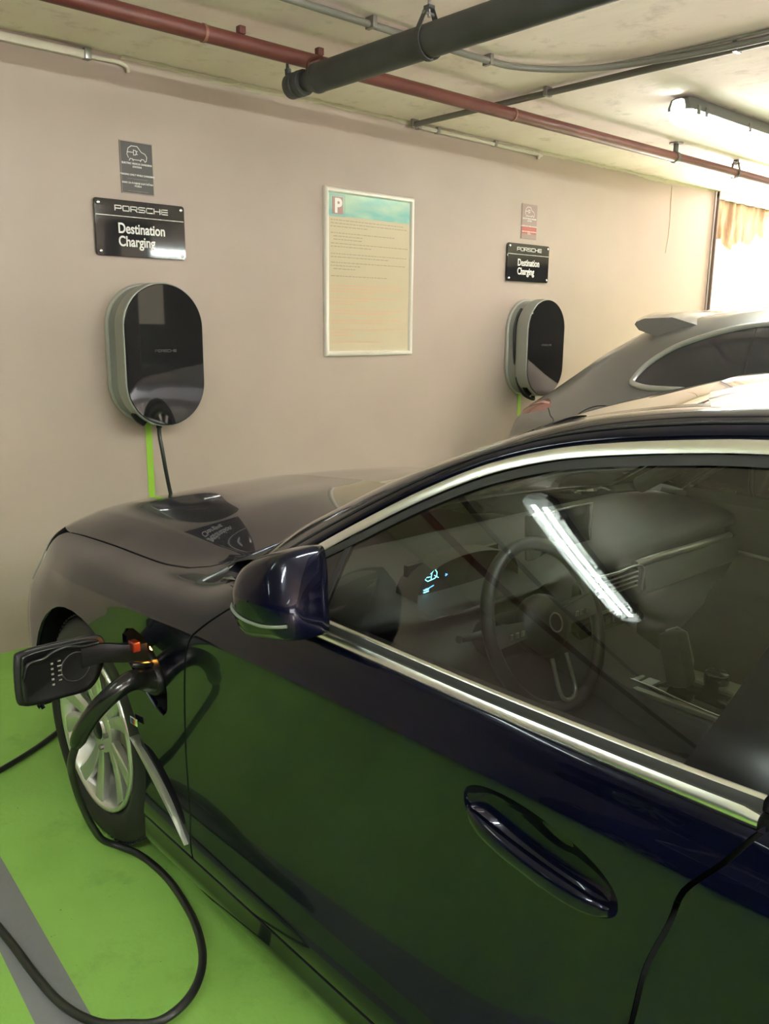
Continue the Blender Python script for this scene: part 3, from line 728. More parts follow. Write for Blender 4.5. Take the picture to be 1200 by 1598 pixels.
# ================================================================== the near car (dark blue saloon), nose towards the wall
CX = 1.79
car = empty('parked_car', (CX, 0.75, 0.0), 'dark navy blue saloon plugged in at its front wing, nearest the viewer', 'car')
B = [0, .03, .10, .22, .36, .53, .64, .69, .745, .82, .96, 1.26, 1.68]
ST = {
 -1.90: [(1.6,.30),(1.55,.31),(1.5,.36),(1.5,.45),(1.5,.55),(1.5,.7),(1.52,.8),(1.53,.85),(1.55,.9),(1.57,.95),(1.60,.99),(1.68,1.0),(1.79,1.0)],
 -1.82: [(1.2,.26),(1.15,.27),(1.12,.33),(1.1,.42),(1.1,.55),(1.12,.7),(1.14,.8),(1.15,.85),(1.18,.93),(1.22,1.0),(1.28,1.05),(1.5,1.07),(1.79,1.08)],
 -1.60: [(1.0,.22),(.96,.23),(.94,.30),(.93,.40),(.93,.52),(.94,.68),(.95,.80),(.955,.86),(.99,.94),(1.04,1.02),(1.12,1.07),(1.4,1.10),(1.79,1.11)],
 -1.10: [(.97,.14),(.90,.15),(.875,.24),(.868,.36),(.864,.50),(.862,.68),(.862,.80),(.866,.86),(.895,.94),(.96,1.02),(1.05,1.06),(1.3,1.11),(1.79,1.13)],
 -0.735:[(.97,.14),(.90,.15),(.875,.24),(.864,.36),(.860,.50),(.858,.68),(.860,.80),(.862,.86),(.885,.92),(.915,.975),(1.05,1.00),(1.3,1.02),(1.79,1.02)],
 -0.20: [(.97,.14),(.90,.15),(.876,.245),(.880,.36),(.884,.50),(.876,.68),(.865,.80),(.860,.862),(.877,.91),(.904,.962),(1.12,.98),(1.4,.98),(1.79,.98)],
  0.60: [(.97,.14),(.90,.15),(.876,.24),(.884,.36),(.889,.50),(.881,.68),(.867,.80),(.859,.858),(.873,.90),(.896,.947),(1.12,.96),(1.4,.96),(1.79,.96)],
  1.20: [(.97,.14),(.90,.15),(.876,.24),(.884,.36),(.888,.50),(.880,.68),(.866,.795),(.858,.848),(.876,.893),(.900,.945),(1.12,.96),(1.4,.98),(1.79,.99)],
  1.50: [(.97,.14),(.90,.15),(.876,.24),(.883,.36),(.885,.50),(.878,.68),(.865,.785),(.859,.838),(.882,.885),(.935,.938),(1.12,.96),(1.4,.99),(1.79,1.00)],
  1.74: [(.97,.14),(.90,.15),(.876,.24),(.881,.36),(.882,.50),(.876,.67),(.865,.775),(.859,.828),(.892,.872),(1.010,.905),(1.12,.936),(1.4,.982),(1.79,.998)],
  2.00: [(.97,.14),(.90,.15),(.876,.24),(.872,.36),(.870,.50),(.868,.67),(.863,.765),(.861,.815),(.898,.853),(1.000,.880),(1.12,.932),(1.4,.985),(1.79,1.002)],
  2.24: [(.97,.16),(.90,.17),(.872,.24),(.865,.36),(.862,.50),(.860,.665),(.861,.755),(.864,.800),(.902,.842),(1.000,.872),(1.12,.928),(1.4,.968),(1.79,.985)],
  2.45: [(.97,.18),(.90,.19),(.872,.25),(.866,.36),(.863,.50),(.864,.655),(.872,.742),(.889,.787),(.922,.830),(.990,.864),(1.12,.918),(1.4,.948),(1.79,.965)],
  2.60: [(.98,.24),(.90,.25),(.877,.28),(.870,.36),(.868,.50),(.872,.63),(.888,.71),(.918,.765),(.945,.815),(.985,.852),(1.13,.902),(1.4,.925),(1.79,.940)],
  2.75: [(1.0,.25),(.93,.26),(.918,.30),(.91,.36),(.907,.50),(.915,.61),(.945,.69),(.98,.745),(1.01,.79),(1.055,.826),(1.17,.868),(1.4,.890),(1.79,.905)],
  2.90: [(1.10,.25),(1.02,.26),(1.0,.30),(.985,.36),(.98,.50),(1.0,.60),(1.03,.67),(1.07,.72),(1.10,.76),(1.15,.785),(1.24,.812),(1.42,.838),(1.79,.852)],
  3.00: [(1.20,.24),(1.16,.27),(1.14,.28),(1.12,.36),(1.12,.50),(1.14,.58),(1.17,.64),(1.20,.68),(1.22,.705),(1.25,.725),(1.31,.745),(1.45,.770),(1.79,.785)],
  3.06: [(1.42,.22),(1.40,.23),(1.38,.27),(1.36,.36),(1.36,.50),(1.38,.56),(1.40,.60),(1.42,.63),(1.44,.65),(1.46,.665),(1.50,.68),(1.6,.695),(1.79,.70)],
  3.085:[(1.72,.25),(1.71,.26),(1.70,.30),(1.70,.38),(1.70,.48),(1.70,.52),(1.71,.55),(1.71,.57),(1.72,.58),(1.72,.59),(1.73,.60),(1.76,.61),(1.79,.615)],
}
HY, HZ, HA, HB = 0.638, 0.785, 0.134, 0.058      # handle bowl
BODY = Body(ST, B, crease={7: .75, 10: .55})
def yz(pts, k0=1, k1=9): return [(y, BODY.b_of_z(y, z, k0, k1)) for (y, z) in pts]
GAP = 0.004
dfront = [(1.400, .953), (1.440, .935), (1.525, .872), (1.600, .795), (1.645, .68), (1.664, .54), (1.660, .40), (1.640, .25)]   # fender/door shut line, top to bottom
drear = [(.335, .958), (.352, .935), (.374, .900), (.414, .845), (.432, .785), (.462, .700), (.476, .622), (.492, .50), (.50, .36), (.502, .25)]
dfront = [(p.x, p.y) for p in catmull([(a, b, 0) for a, b in dfront], 4)]; drear = [(p.x, p.y) for p in catmull([(a, b, 0) for a, b in drear], 4)]
def off(c, dy): return [(y+dy, z) for y, z in c]
def zof(Y, b): return float(BODY([Y], [b])[0, 2])
PAN = dict(m=M_PAINT, parent=car)
extra = None
def bowl_ring(yc, zc, n=72):
    pts = []
    for k in range(n):
        a = 2*PI*k/n; c_, s_ = math.cos(a), math.sin(a)
        y = yc+HA*math.copysign(abs(c_)**.9, c_); z = zc+HB*math.copysign(abs(s_)**.9, s_)+.14*(y-yc); pts.append((y, z))
    return pts
def bowl(yc, zc, par, mir=False):
    ring = bowl_ring(yc, zc); P = BODY([p[0] for p in ring], BODY.b_of_z([p[0] for p in ring], [p[1] for p in ring])); rows = []
    for s_, d in ((1.0, .0), (.992, .0012), (.975, .005), (.94, .014), (.88, .025), (.78, .035), (.62, .042), (.42, .046), (.2, .048), (.01, .048)):
        r = []
        for q in P:
            x = q[0]*s_+(1-s_)*.866+d; y = yc+(q[1]-yc)*s_; z = zc+(q[2]-zc)*s_
            r.append(((2*CX-x) if mir else x, y, z))
        r.append(r[0]); rows.append(r)
    return loft('handle_recess', rows, M_PAINT, par)
# -- front door skin
b_low = B[2]+.004; b_belt = B[9]-.012
poly = yz(off(dfront, -GAP)[:-1])+[(dfront[-1][0]-GAP, b_low)]+[(y, b_low) for y in np.linspace(1.45, .65, 8)]+[(drear[-1][0]+GAP, b_low)]+yz(off(drear, GAP)[:-1])[::-1]
poly[0] = (dfront[0][0]-GAP, b_belt); poly[-1] = (drear[0][0]+GAP, b_belt)
h1 = yz(bowl_ring(HY, HZ))
fdoor = panel('front_door', BODY, poly, .012, holes=[h1], flange=.004, **PAN); fdoor['label'] = 'glossy dark blue front door panel'
bowl(HY, HZ, fdoor)
panel('front_door', BODY, poly, .03, mirror=CX, **PAN)
# -- rear door skin
rr = [(-.70, .965), (-.62, .86), (-.50, .70), (-.40, .55), (-.37, .40), (-.37, .25)]
poly = yz(off(drear, -GAP)[:-1])+[(drear[-1][0]-GAP, b_low)]+[(y, b_low) for y in np.linspace(.3, -.2, 6)]+[(-.37+GAP, b_low)]+yz(off(rr, GAP)[1:-1])[::-1]+[(-.70+GAP, b_belt)]
poly[0] = (drear[0][0]-GAP, b_belt)
rdoor = panel('rear_door', BODY, poly, .014, holes=[yz(bowl_ring(-.42, HZ+.02))], flange=.004, **PAN); bowl(-.42, HZ+.02, rdoor)
panel('rear_door', BODY, poly, .03, mirror=CX, **PAN)
# -- front wing with wheel arch, and a hole for the charging inlet
WYC, WR = 2.24, .368
arch = []
for k in range(27):
    a = math.radians(-26+(180+52)*k/26); y = WYC-WR*math.cos(a); z = .345+WR*math.sin(a)
    arch.append((y, z))
seam = [(2.645, z) for z in (.24, .35, .5, .62, .70)]
shut = [(2.56, B[9]+.002), (2.45, B[9]+.002), (2.3, B[9]), (2.1, B[9]), (1.95, B[9]), (1.85, B[9]+.004), (1.79, B[9]+.022), (1.745, B[9]+.062), (1.72, B[9]+.075)]
inlet = [(1.945, .69), (1.938, .73), (1.915, .752), (1.87, .765), (1.82, .757), (1.775, .728), (1.745, .69), (1.735, .64), (1.742, .585), (1.765, .565), (1.80, .575), (1.85, .605), (1.90, .64), (1.935, .665)]
inlet_b = yz(inlet)
poly = [(y, bb) for (y, bb) in yz([(dfront[-1][0]+GAP, .25)])] + [(dfront[-1][0]+GAP, b_low), (1.86, b_low)]
poly = [(dfront[-1][0]+GAP, b_low)]+[(1.80, b_low), (1.892, b_low)]+yz([p for p in arch if p[1] > .262])+[(2.595, b_low)]+[(2.643, b_low)]+yz(seam[1:])+yz([(2.62, .765)], 1, 9)+[(2.59, B[9]-.02)]+shut+[(1.60, B[9]+.06), (1.43, B[9]+.0)]+yz(off(dfront, GAP)[:-1], 1, 9)
vent_ol = [(p.x, p.y) for p in catmull([(a, b, 0) for a, b in [(1.872, .451), (1.83, .447), (1.78, .420), (1.73, .382), (1.69, .345), (1.672, .318), (1.69, .316), (1.74, .348), (1.80, .396), (1.85, .434)]], 3, closed=True)]
wing = panel('front_wing', BODY, poly, .013, holes=[inlet_b, yz(vent_ol)], **PAN)
_P = BODY([p[0] for p in vent_ol], BODY.b_of_z([p[0] for p in vent_ol], [p[1] for p in vent_ol])); _r = []
for _s, _d in ((1.0, .0), (.97, .012), (.8, .026), (.02, .030)): _r.append([(q[0]+_d, 1.77+(q[1]-1.77)*_s, .385+(q[2]-.385)*_s) for q in list(_P)+[_P[0]]])
loft('air_breather', _r, M_BLACK, wing); wing['label'] = 'glossy dark blue front wing with wheel arch'
panel('front_wing', BODY, poly, .03, mirror=CX, **PAN)
# -- sill
poly = [(1.89, B[0]), (1.89, b_low-.008), (-.36, b_low-.008), (-.36, B[0])]
panel('side_sill', BODY, poly, .02, m=M_PAINT, parent=car, flange=.01)
panel('side_sill', BODY, poly, .05, m=M_PAINT, parent=car, flange=.01, mirror=CX)
# -- rear quarter
RWY = -.735
arch2 = [(RWY-WR*math.cos(math.radians(-20+220*k/24)), .345+WR*math.sin(math.radians(-20+220*k/24))) for k in range(25)]
poly = [(-.37-GAP, b_low)]+yz(off([p for p in rr[::-1] if p[1] > .3], -GAP))+[(-.70-GAP, B[9]-.006), (-1.2, B[9]+.02), (-1.80, B[9]+.02), (-1.88, B[7]), (-1.88, B[2])]+[(-1.2, b_low)]+yz([p for p in arch2 if p[1] > .262])
quarter = panel('rear_wing', BODY, poly[::-1], .025, **PAN); panel('rear_wing', BODY, poly[::-1], .04, mirror=CX, **PAN)
# -- bonnet (both halves as one mesh: left panel and right panel joined)
hood_poly = [(2.545, B[9]+.006)]+[(y, b+.006) for y, b in shut[1:-2]]+[(1.752, B[9]+.066), (1.735, B[10]), (1.73, B[11]), (1.725, B[12])]+[(2.0, B[12]), (2.4, B[12]), (2.96, B[12])]+[(2.95, B[11]), (2.88, B[10]+.05), (2.78, B[10]), (2.66, B[9]+.03)]
hl = panel('bonnet', BODY, hood_poly, .018, outward=(0, 0, 1), **PAN)
hr = panel('bonnet_right', BODY, hood_poly, .03, mirror=CX, outward=(0, 0, 1), **PAN)
def join_into(a, b):
    ma, mb = a.data, b.data; n = len(ma.vertices)
    V = [v.co[:] for v in ma.vertices]+[v.co[:] for v in mb.vertices]
    F = [tuple(p.vertices) for p in ma.polygons]+[tuple(i+n for i in p.vertices) for p in mb.polygons]
    na = [None]*len(V)
    for mm, o0 in ((ma, 0), (mb, n)):
        cn = mm.corner_normals
        for p in mm.polygons:
            for li in p.loop_indices: na[o0+mm.loops[li].vertex_index] = tuple(cn[li].vector)
    me = bpy.data.meshes.new(ma.name); me.from_pydata(V, [], F); me.update()
    me.polygons.foreach_set('use_smooth', [True]*len(me.polygons))
    me.normals_split_custom_set_from_vertices([x or (0, 0, 1) for x in na])
    for x in ma.materials: me.materials.append(x)
    a.data = me; bpy.data.objects.remove(b)
    a.name = a.name.split('.')[0]
    return a
join_into(hl, hr); hl['label'] = 'glossy dark blue bonnet reflecting the wall'
# -- front bumper + nose
nose = [(2.648, b_low-.06), (2.648, B[6]-.006), (2.66, B[8]), (2.70, B[9]+.02), (2.80, B[10]-.01), (2.90, B[10]+.04), (2.97, B[11]-.02), (2.985, B[12]), (3.084, B[12]), (3.084, B[0])]
bl = panel('front_bumper', BODY, nose, .025, outward=(-1, 1, 0), **PAN); br = panel('bumper_right', BODY, nose, .04, mirror=CX, outward=(-1, 1, 0), **PAN)
join_into(bl, br)
lamp = [(2.648, B[6]-.0), (2.652, B[7]+.01), (2.665, B[8]-.006), (2.70, B[9]-.01), (2.80, B[9]+.02), (2.90, B[8]+.05), (2.96, B[8]), (2.95, B[6]), (2.85, B[6]-.02), (2.74, B[6]-.02)]
def LampS(Y, b):
    P = BODY(Y, b).copy(); P[:, 0] -= .004; return P
hdl = mat('headlamp_lens', (0.30, 0.30, 0.29), 0.08, 0.3, 1.0)
panel('headlamp', LampS, lamp, .02, hdl, car, outward=(-1, 1, 0)); panel('headlamp', LampS, lamp, .03, hdl, car, mirror=CX, outward=(-1, 1, 0))
box('nose_panel', (CX, 3.07, .43), (.70, .03, .34), M_BLACK, car, bev=.01)
for s in (-1, 1):
    bm = bmesh.new()
    for k in range(8): bx(bm, (CX+s*(.05+.030*k), 3.085, .56), (.012, .02, .20), 0, .003)
    frombm('kidney_grille', bm, M_CHROME, car)
# -- boot lid and tail
poly = [(-1.50, B[9]+.03), (-1.50, B[12]), (-1.86, B[12]), (-1.84, B[9]+.03)]
tl_ = panel('boot_lid', BODY, poly, .04, outward=(0, 0, 1), **PAN); tr_ = panel('boot_r', BODY, poly, .05, mirror=CX, outward=(0, 0, 1), **PAN); join_into(tl_, tr_)
box('rear_bumper', (CX, -1.85, .62), (.66, .10, .74), M_PAINT, car, bev=.03)
# -- rocker shadow line / lower body: dark floor tray, arch liners
bm = bmesh.new()
bx(bm, (CX, .75, .22), (1.62, 2.2, .12)); bx(bm, (CX, 2.55, .26), (1.2, .9, .10)); bx(bm, (CX, -1.2, .28), (1.2, 1.1, .12)); bx(bm, (CX, 2.24, .55), (1.10, 1.0, .5)); bx(bm, (CX, -.75, .6), (1.1, 1.7, .5))
frombm('underbody', bm, M_BLACK, car)
def liner(yc, side):
    xo = .885 if side < 0 else 2*CX-.885; xi = 1.22 if side < 0 else 2*CX-1.22; rows = []
    for k in range(25):
        a = math.radians(-9+198*k/24); c, s = math.cos(a), math.sin(a)
        rows.append([(xo, yc-(WR+.012)*c, .345+(WR+.012)*s), (xo+(xi-xo)*.5, yc-(WR+.03)*c, .345+(WR+.03)*s), (xi, yc-(WR+.03)*c, .345+(WR+.03)*s), (xi, yc-.10*c, .345+.10*s)])
    o = loft('wheel_arch_liner', rows, M_BLACK, car)
for yc in (2.24, RWY):
    for sd in (-1, 1): liner(yc, sd)

# ---- greenhouse
def GX(z):
    d = np.maximum(z-.95, 0); return .905+.36*d+.4*d*d
def GS(off_):
    def f(Y, z):
        Y = np.asarray(Y, float); z = np.asarray(z, float); return np.stack([GX(z)+off_-0.012*np.maximum(Y-.9, 0)*0, Y, z], 1)
    return f
DLO_O = [(1.43, .957), (1.36, 1.010), (1.273, 1.069), (1.161, 1.141), (1.035, 1.216), (.919, 1.273), (.808, 1.309), (.701, 1.330), (.576, 1.347), (.481, 1.356), (.30, 1.366), (.10, 1.370), (-.10, 1.366), (-.35, 1.348), (-.60, 1.312), (-.85, 1.25), (-1.02, 1.18), (-1.12, 1.10), (-1.13, 1.04), (-1.10, .99)]
def ribbon_curve(name, pts, w, hgt, off_, m, parent, mirror=False, side=1, n=6):
    """trim strip following a (Y,z) curve on the glasshouse surface; w wide (towards inside), slightly domed"""
    P = catmull([(p[0], p[1], 0) for p in pts], n); rows = []
    for i, p in enumerate(P):
        a = P[max(i-1, 0)]; b = P[min(i+1, len(P)-1)]; t = (b-a).normalized(); nn = Vector((-t.y, t.x, 0))*side
        r = []
        for (f, d) in ((0, .004), (0, -hgt*.7), (.25, -hgt), (.75, -hgt), (1, -hgt*.55), (1, .004)):
            q = p+nn*w*f; x = float(GX(q.y))+off_+d
            r.append(((2*CX-x) if mirror else x, q.x, q.y))
        rows.append(r)
    return loft(name, rows, m, parent, sharp=50)
for mir in (False, True):
    o = ribbon_curve('window_trim', DLO_O, .0175, .004, -.001, M_CHROME, car, mir)
    o['label'] = 'satin silver strip framing the side windows'
    ribbon_curve('window_seal', [(p[0], p[1]) for p in [(1.27, 1.045), (1.235, 1.073), (1.150, 1.123), (1.026, 1.197), (.912, 1.253), (.803, 1.289), (.698, 1.310), (.575, 1.327), (.481, 1.336), (.30, 1.346), (.10, 1.350), (-.10, 1.346), (-.35, 1.328), (-.60, 1.292), (-.85, 1.23), (-1.0, 1.16)]], .014, .002, .001, M_SEAL, car, mir)
# belt strips (front door, rear door)
def belt(name, pts, m=M_CHROME):
    for mir in (False, True):
        rows = []
        P = catmull([(p[0], p[1], 0) for p in pts], 5)
        for i, p in enumerate(P):
            r = []
            sc_ = min(1, (i+0.15)/1.2, (len(P)-1-i+.15)/1.2)
            for (dz, dx) in ((-.0135, .010), (-.0132, -.005), (-.011, -.0082), (-.002, -.0090), (.006, -.0075), (.0115, -.003), (.013, .012)):
                x = float(GX(np.array(.955)))+dx*1.0-.004; r.append(((2*CX-x) if mir else x, p.x, p.y+dz*(0.6+.4*sc_)))
            rows.append(r)
        o = loft(name, rows, m, car, sharp=60)
        # flat end caps
        o2 = bmesh.new(); o2.from_mesh(o.data); o2.verts.ensure_lookup_table(); k = len(rows[0])
        o2.faces.new([o2.verts[i] for i in range(k)]); o2.faces.new([o2.verts[(len(rows)-1)*k+i] for i in reversed(range(k))]); o2.to_mesh(o.data); o2.free(); o.data.set_sharp_from_angle(angle=math.radians(40))
        thin = [(p[0], p[1]+.024) for p in pts]
        rows = []
        for p in catmull([(p[0], p[1], 0) for p in thin], 4):
            x = float(GX(np.array(.965)))-.001; s = -1 if mir else 1; X0 = (2*CX-x) if mir else x
            rows.append([(X0, p.x, p.y-.003), (X0-s*.003, p.x, p.y-.001), (X0-s*.003, p.x, p.y+.001), (X0+s*.006, p.x, p.y+.003)])
        loft('belt_seal_line', rows, M_CHROME, car)
        rows = []
        for p in catmull([(p[0], p[1], 0) for p in pts], 4):
            s = -1 if mir else 1; x = .905; X0 = (2*CX-x) if mir else x
            rows.append([(X0-s*.001, p.x, p.y+.009), (X0, p.x, p.y+.024), (X0+s*.022, p.x, p.y+.028), (X0+s*.03, p.x, p.y-.02)])
        loft('belt_seal', rows, M_SEAL, car)
belt('belt_trim', [(1.40, .944), (1.17, .942), (.97, .9405), (.78, .940), (.585, .943), (.450, .947), (.352, .951)])
belt('belt_trim', [(.338, .952), (.1, .958), (-.2, .966), (-.6, .978), (-1.05, .99)])
# glass panes and black covers on the glasshouse surface
gl_front = [(1.172, .962), (1.178, .99), (1.160, 1.105), (1.12, 1.137), (1.02, 1.195), (.908, 1.251), (.80, 1.288), (.695, 1.309), (.575, 1.326), (.48, 1.335), (.36, 1.341), (.352, 1.25), (.395, 1.136), (.425, 1.05), (.456, .975), (.462, .960), (.8, .957), (1.0, .958)]
for mir in (None, CX):
    g = panel('front_side_window', GS(.004), gl_front, .05, M_GLASS, car, flange=0, mirror=mir)
    panel('mirror_sail', GS(.003), [(1.398, .965), (1.30, 1.035), (1.17, 1.118), (1.186, 1.0), (1.18, .960)], .03, M_GLOSSBLK, car, flange=.01, mirror=mir)
    panel('quarter_seal', GS(.0025), [(1.186, .960), (1.192, 1.0), (1.172, 1.112), (1.156, 1.125), (1.160, 1.105), (1.178, .99), (1.170, .960)], .02, M_SEAL, car, flange=.008, mirror=mir)
    panel('pillar_cover', GS(.001), [(.461, .960), (.425, 1.05), (.393, 1.14), (.350, 1.26), (.352, 1.343), (.225, 1.348), (.232, 1.25), (.262, 1.14), (.300, 1.03), (.338, .960)], .03, M_GLOSSBLK, car, flange=.01, mirror=mir)
    panel('pillar_cover', GS(.001), [(.328, .963), (.290, 1.03), (.252, 1.14), (.222, 1.25), (.215, 1.348), (.14, 1.348), (.16, 1.2), (.20, 1.05), (.22, .965)], .03, M_GLOSSBLK, car, flange=.01, mirror=mir)
    panel('rear_side_window', GS(.004), [(.22, .965), (.20, 1.05), (.16, 1.2), (.14, 1.348), (-.10, 1.345), (-.35, 1.327), (-.6, 1.291), (-.72, 1.262), (-.72, .985)], .05, M_GLASS, car, flange=0, mirror=mir)
    panel('rear_quarter_glass', GS(.004), [(-.74, .985), (-.74, 1.256), (-.85, 1.228), (-1.0, 1.16), (-1.09, 1.09), (-1.10, 1.0)], .05, M_SUVG, car, flange=0, mirror=mir)
# A-pillar, roof rail and C-pillar: loft between window trim (P0) and the windscreen/roof edge (P2)
RAIL = [  # (Y0,z0) on glasshouse ; (X2,Y2,z2)
 ((1.43, .957), (1.060, 1.610, .960)), ((1.36, 1.010), (1.062, 1.520, 1.018)), ((1.273, 1.069), (1.068, 1.425, 1.078)), ((1.161, 1.141), (1.090, 1.325, 1.133)), ((1.035, 1.216), (1.130, 1.215, 1.195)),
 ((.919, 1.273), (1.175, 1.105, 1.246)), ((.808, 1.309), (1.208, .985, 1.298)), ((.701, 1.330), (1.232, .860, 1.341)), ((.576, 1.347), (1.250, .735, 1.367)), ((.481, 1.356), (1.262, .640, 1.379)),
 ((.38, 1.362), (1.275, .530, 1.389)), ((.10, 1.370), (1.285, .15, 1.408)), ((-.35, 1.348), (1.28, -.35, 1.395)), ((-.60, 1.312), (1.27, -.65, 1.358)), ((-.85, 1.25), (1.25, -.95, 1.288)),
 ((-1.02, 1.18), (1.22, -1.20, 1.205)), ((-1.12, 1.10), (1.19, -1.38, 1.13)), ((-1.13, 1.04), (1.17, -1.47, 1.085)), ((-1.10, .99), (1.14, -1.52, 1.05))]
P0 = catmull([(float(GX(np.array(a[1])))+.0, a[0], a[1]) for a, _ in RAIL], 5)
P2 = catmull([b for _, b in RAIL], 5)
def rail_row(a, b, mir):
    r = []; d = b-a; out = Vector((-(d.z), 0, d.x)); out = Vector((-abs(d.z)-.02, 0, abs(d.x))).normalized()
    for t in np.linspace(0, 1, 9):
        p = a+d*t+out*(.020*4*t*(1-t)*(1-.25*t)); 
        if t == 0: p = p+Vector((.002, 0, 0))
        r.append(((2*CX-p.x) if mir else p.x, p.y, p.z))
    return r
for mir in (False, True):
    rows = [[((2*CX-a.x-.012) if not False and mir else a.x+.012, a.y, a.z)]+rail_row(a, b, mir) for a, b in zip(P0, P2)]
    o = loft('roof_rail', rows, M_PAINT, car)
    # slim roof joint moulding / shut line along the rail
    P = []
    for a, b in list(zip(P0, P2))[4:60]:
        d = b-a; out = Vector((-abs(d.z)-.02, 0, abs(d.x))).normalized(); p = a+d*.22+out*(.020*4*.22*.78*.95+.0006)
        P.append(((2*CX-p.x) if mir else p.x, p.y, p.z))
    tube('door_shut_line', P, .0022, M_SEAL, car, seg=6)
# windscreen
WC = {0: (1.79, 1.675, .985), 9: (1.79, .80, 1.405)}
def row_between(a, cen, n, bulge):
    out = []
    for t in np.linspace(0, 1, n):
        u = t; x = a.x+(cen.x-a.x)*u; s = 1-(1-u)**2
        out.append(Vector((x, a.y+(cen.y-a.y)*s, a.z+(cen.z-a.z)*s+bulge*math.sin(PI*u)*0)))
    return out
def mirrored_rows(rows): return [r+[Vector((2*CX-p.x, p.y, p.z)) for p in r[:-1]][::-1] for r in rows]
ws = []
i0, i1 = 2, 45
for i in range(i0, i1+1):
    t = (i-i0)/(i1-i0); a = P2[i]; cen = Vector((CX, 1.675+(.80-1.675)*t, .985+(1.408-.985)*(t+.14*math.sin(PI*t))))
    ws.append(row_between(a+Vector((.004, 0, .0)), cen, 14, 0))
wsc = loft('windscreen', mirrored_rows(ws), M_GLASS, car)
# black border band of the windscreen on the pillar side + cowl
rows = [[r[0]+Vector((0, .001, .0015)), r[0]+(r[1]-r[0])*.5+Vector((0, .001, .0015))] for r in ws]
for mir in (False, True): loft('windscreen_border', [[Vector(((2*CX-p.x) if mir else p.x, p.y, p.z)) for p in r] for r in rows], M_GLOSSBLK, car)
rows = []
for x in np.linspace(-.74, .74, 25):
    k = 1-(x/.74)**2; rows.append([(CX+x, 1.735+.0*k, .925+.045*k), (CX+x, 1.70+.02*k, .935+.045*k), (CX+x, 1.64+.04*k, .955+.035*k), (CX+x, 1.60+.07*k, .965+.02*k)])
loft('cowl_panel', rows, M_BLACK, car)
def wiper(x0, x1, y0, y1, z0, z1):
    tube('wiper', catmull([(x0, y0, z0), ((x0+x1)/2, (y0+y1)/2+.02, (z0+z1)/2+.02), (x1, y1, z1)], 6), .006, M_BLACK, car, seg=8)
wiper(1.30, 1.85, 1.70, 1.62, .985, 1.035); wiper(2.05, 2.55, 1.70, 1.55, .985, 1.02)
# roof
rf = []
for i in range(i1, len(P2)-20):
    a = P2[i]; y = a.y; t = (i-i1)
    yc = y+(.80-P2[i1].y)*max(0, 1-t/12)
    zc = np.interp(-yc, [-.80, -.6, -.3, 0, .35, .8, 1.1], [1.408, 1.433, 1.460, 1.472, 1.470, 1.43, 1.38])
    yc = y+(.80-P2[i1].y)*max(0, 1-t/12)
    rf.append(row_between(a, Vector((CX, yc, float(zc))), 14, 0))
loft('roof', mirrored_rows(rf), M_PAINT, car)
rw = []
last = rf[-1]
for i in range(len(P2)-21, len(P2)-3):
    a = P2[i]; t = (i-(len(P2)-21))/17; cen = Vector((CX, last[-1].y+(-1.60-last[-1].y)*t, last[-1].z+(1.10-last[-1].z)*t)); rw.append(row_between(a, cen, 10, 0))
loft('rear_window', mirrored_rows(rw), M_SUVG, car)
rows = [[(CX+x, -1.42, 1.06), (CX+x, -1.62, 1.10)] for x in np.linspace(-.66, .66, 8)]; loft('parcel_cover', rows, M_PAINT, car)

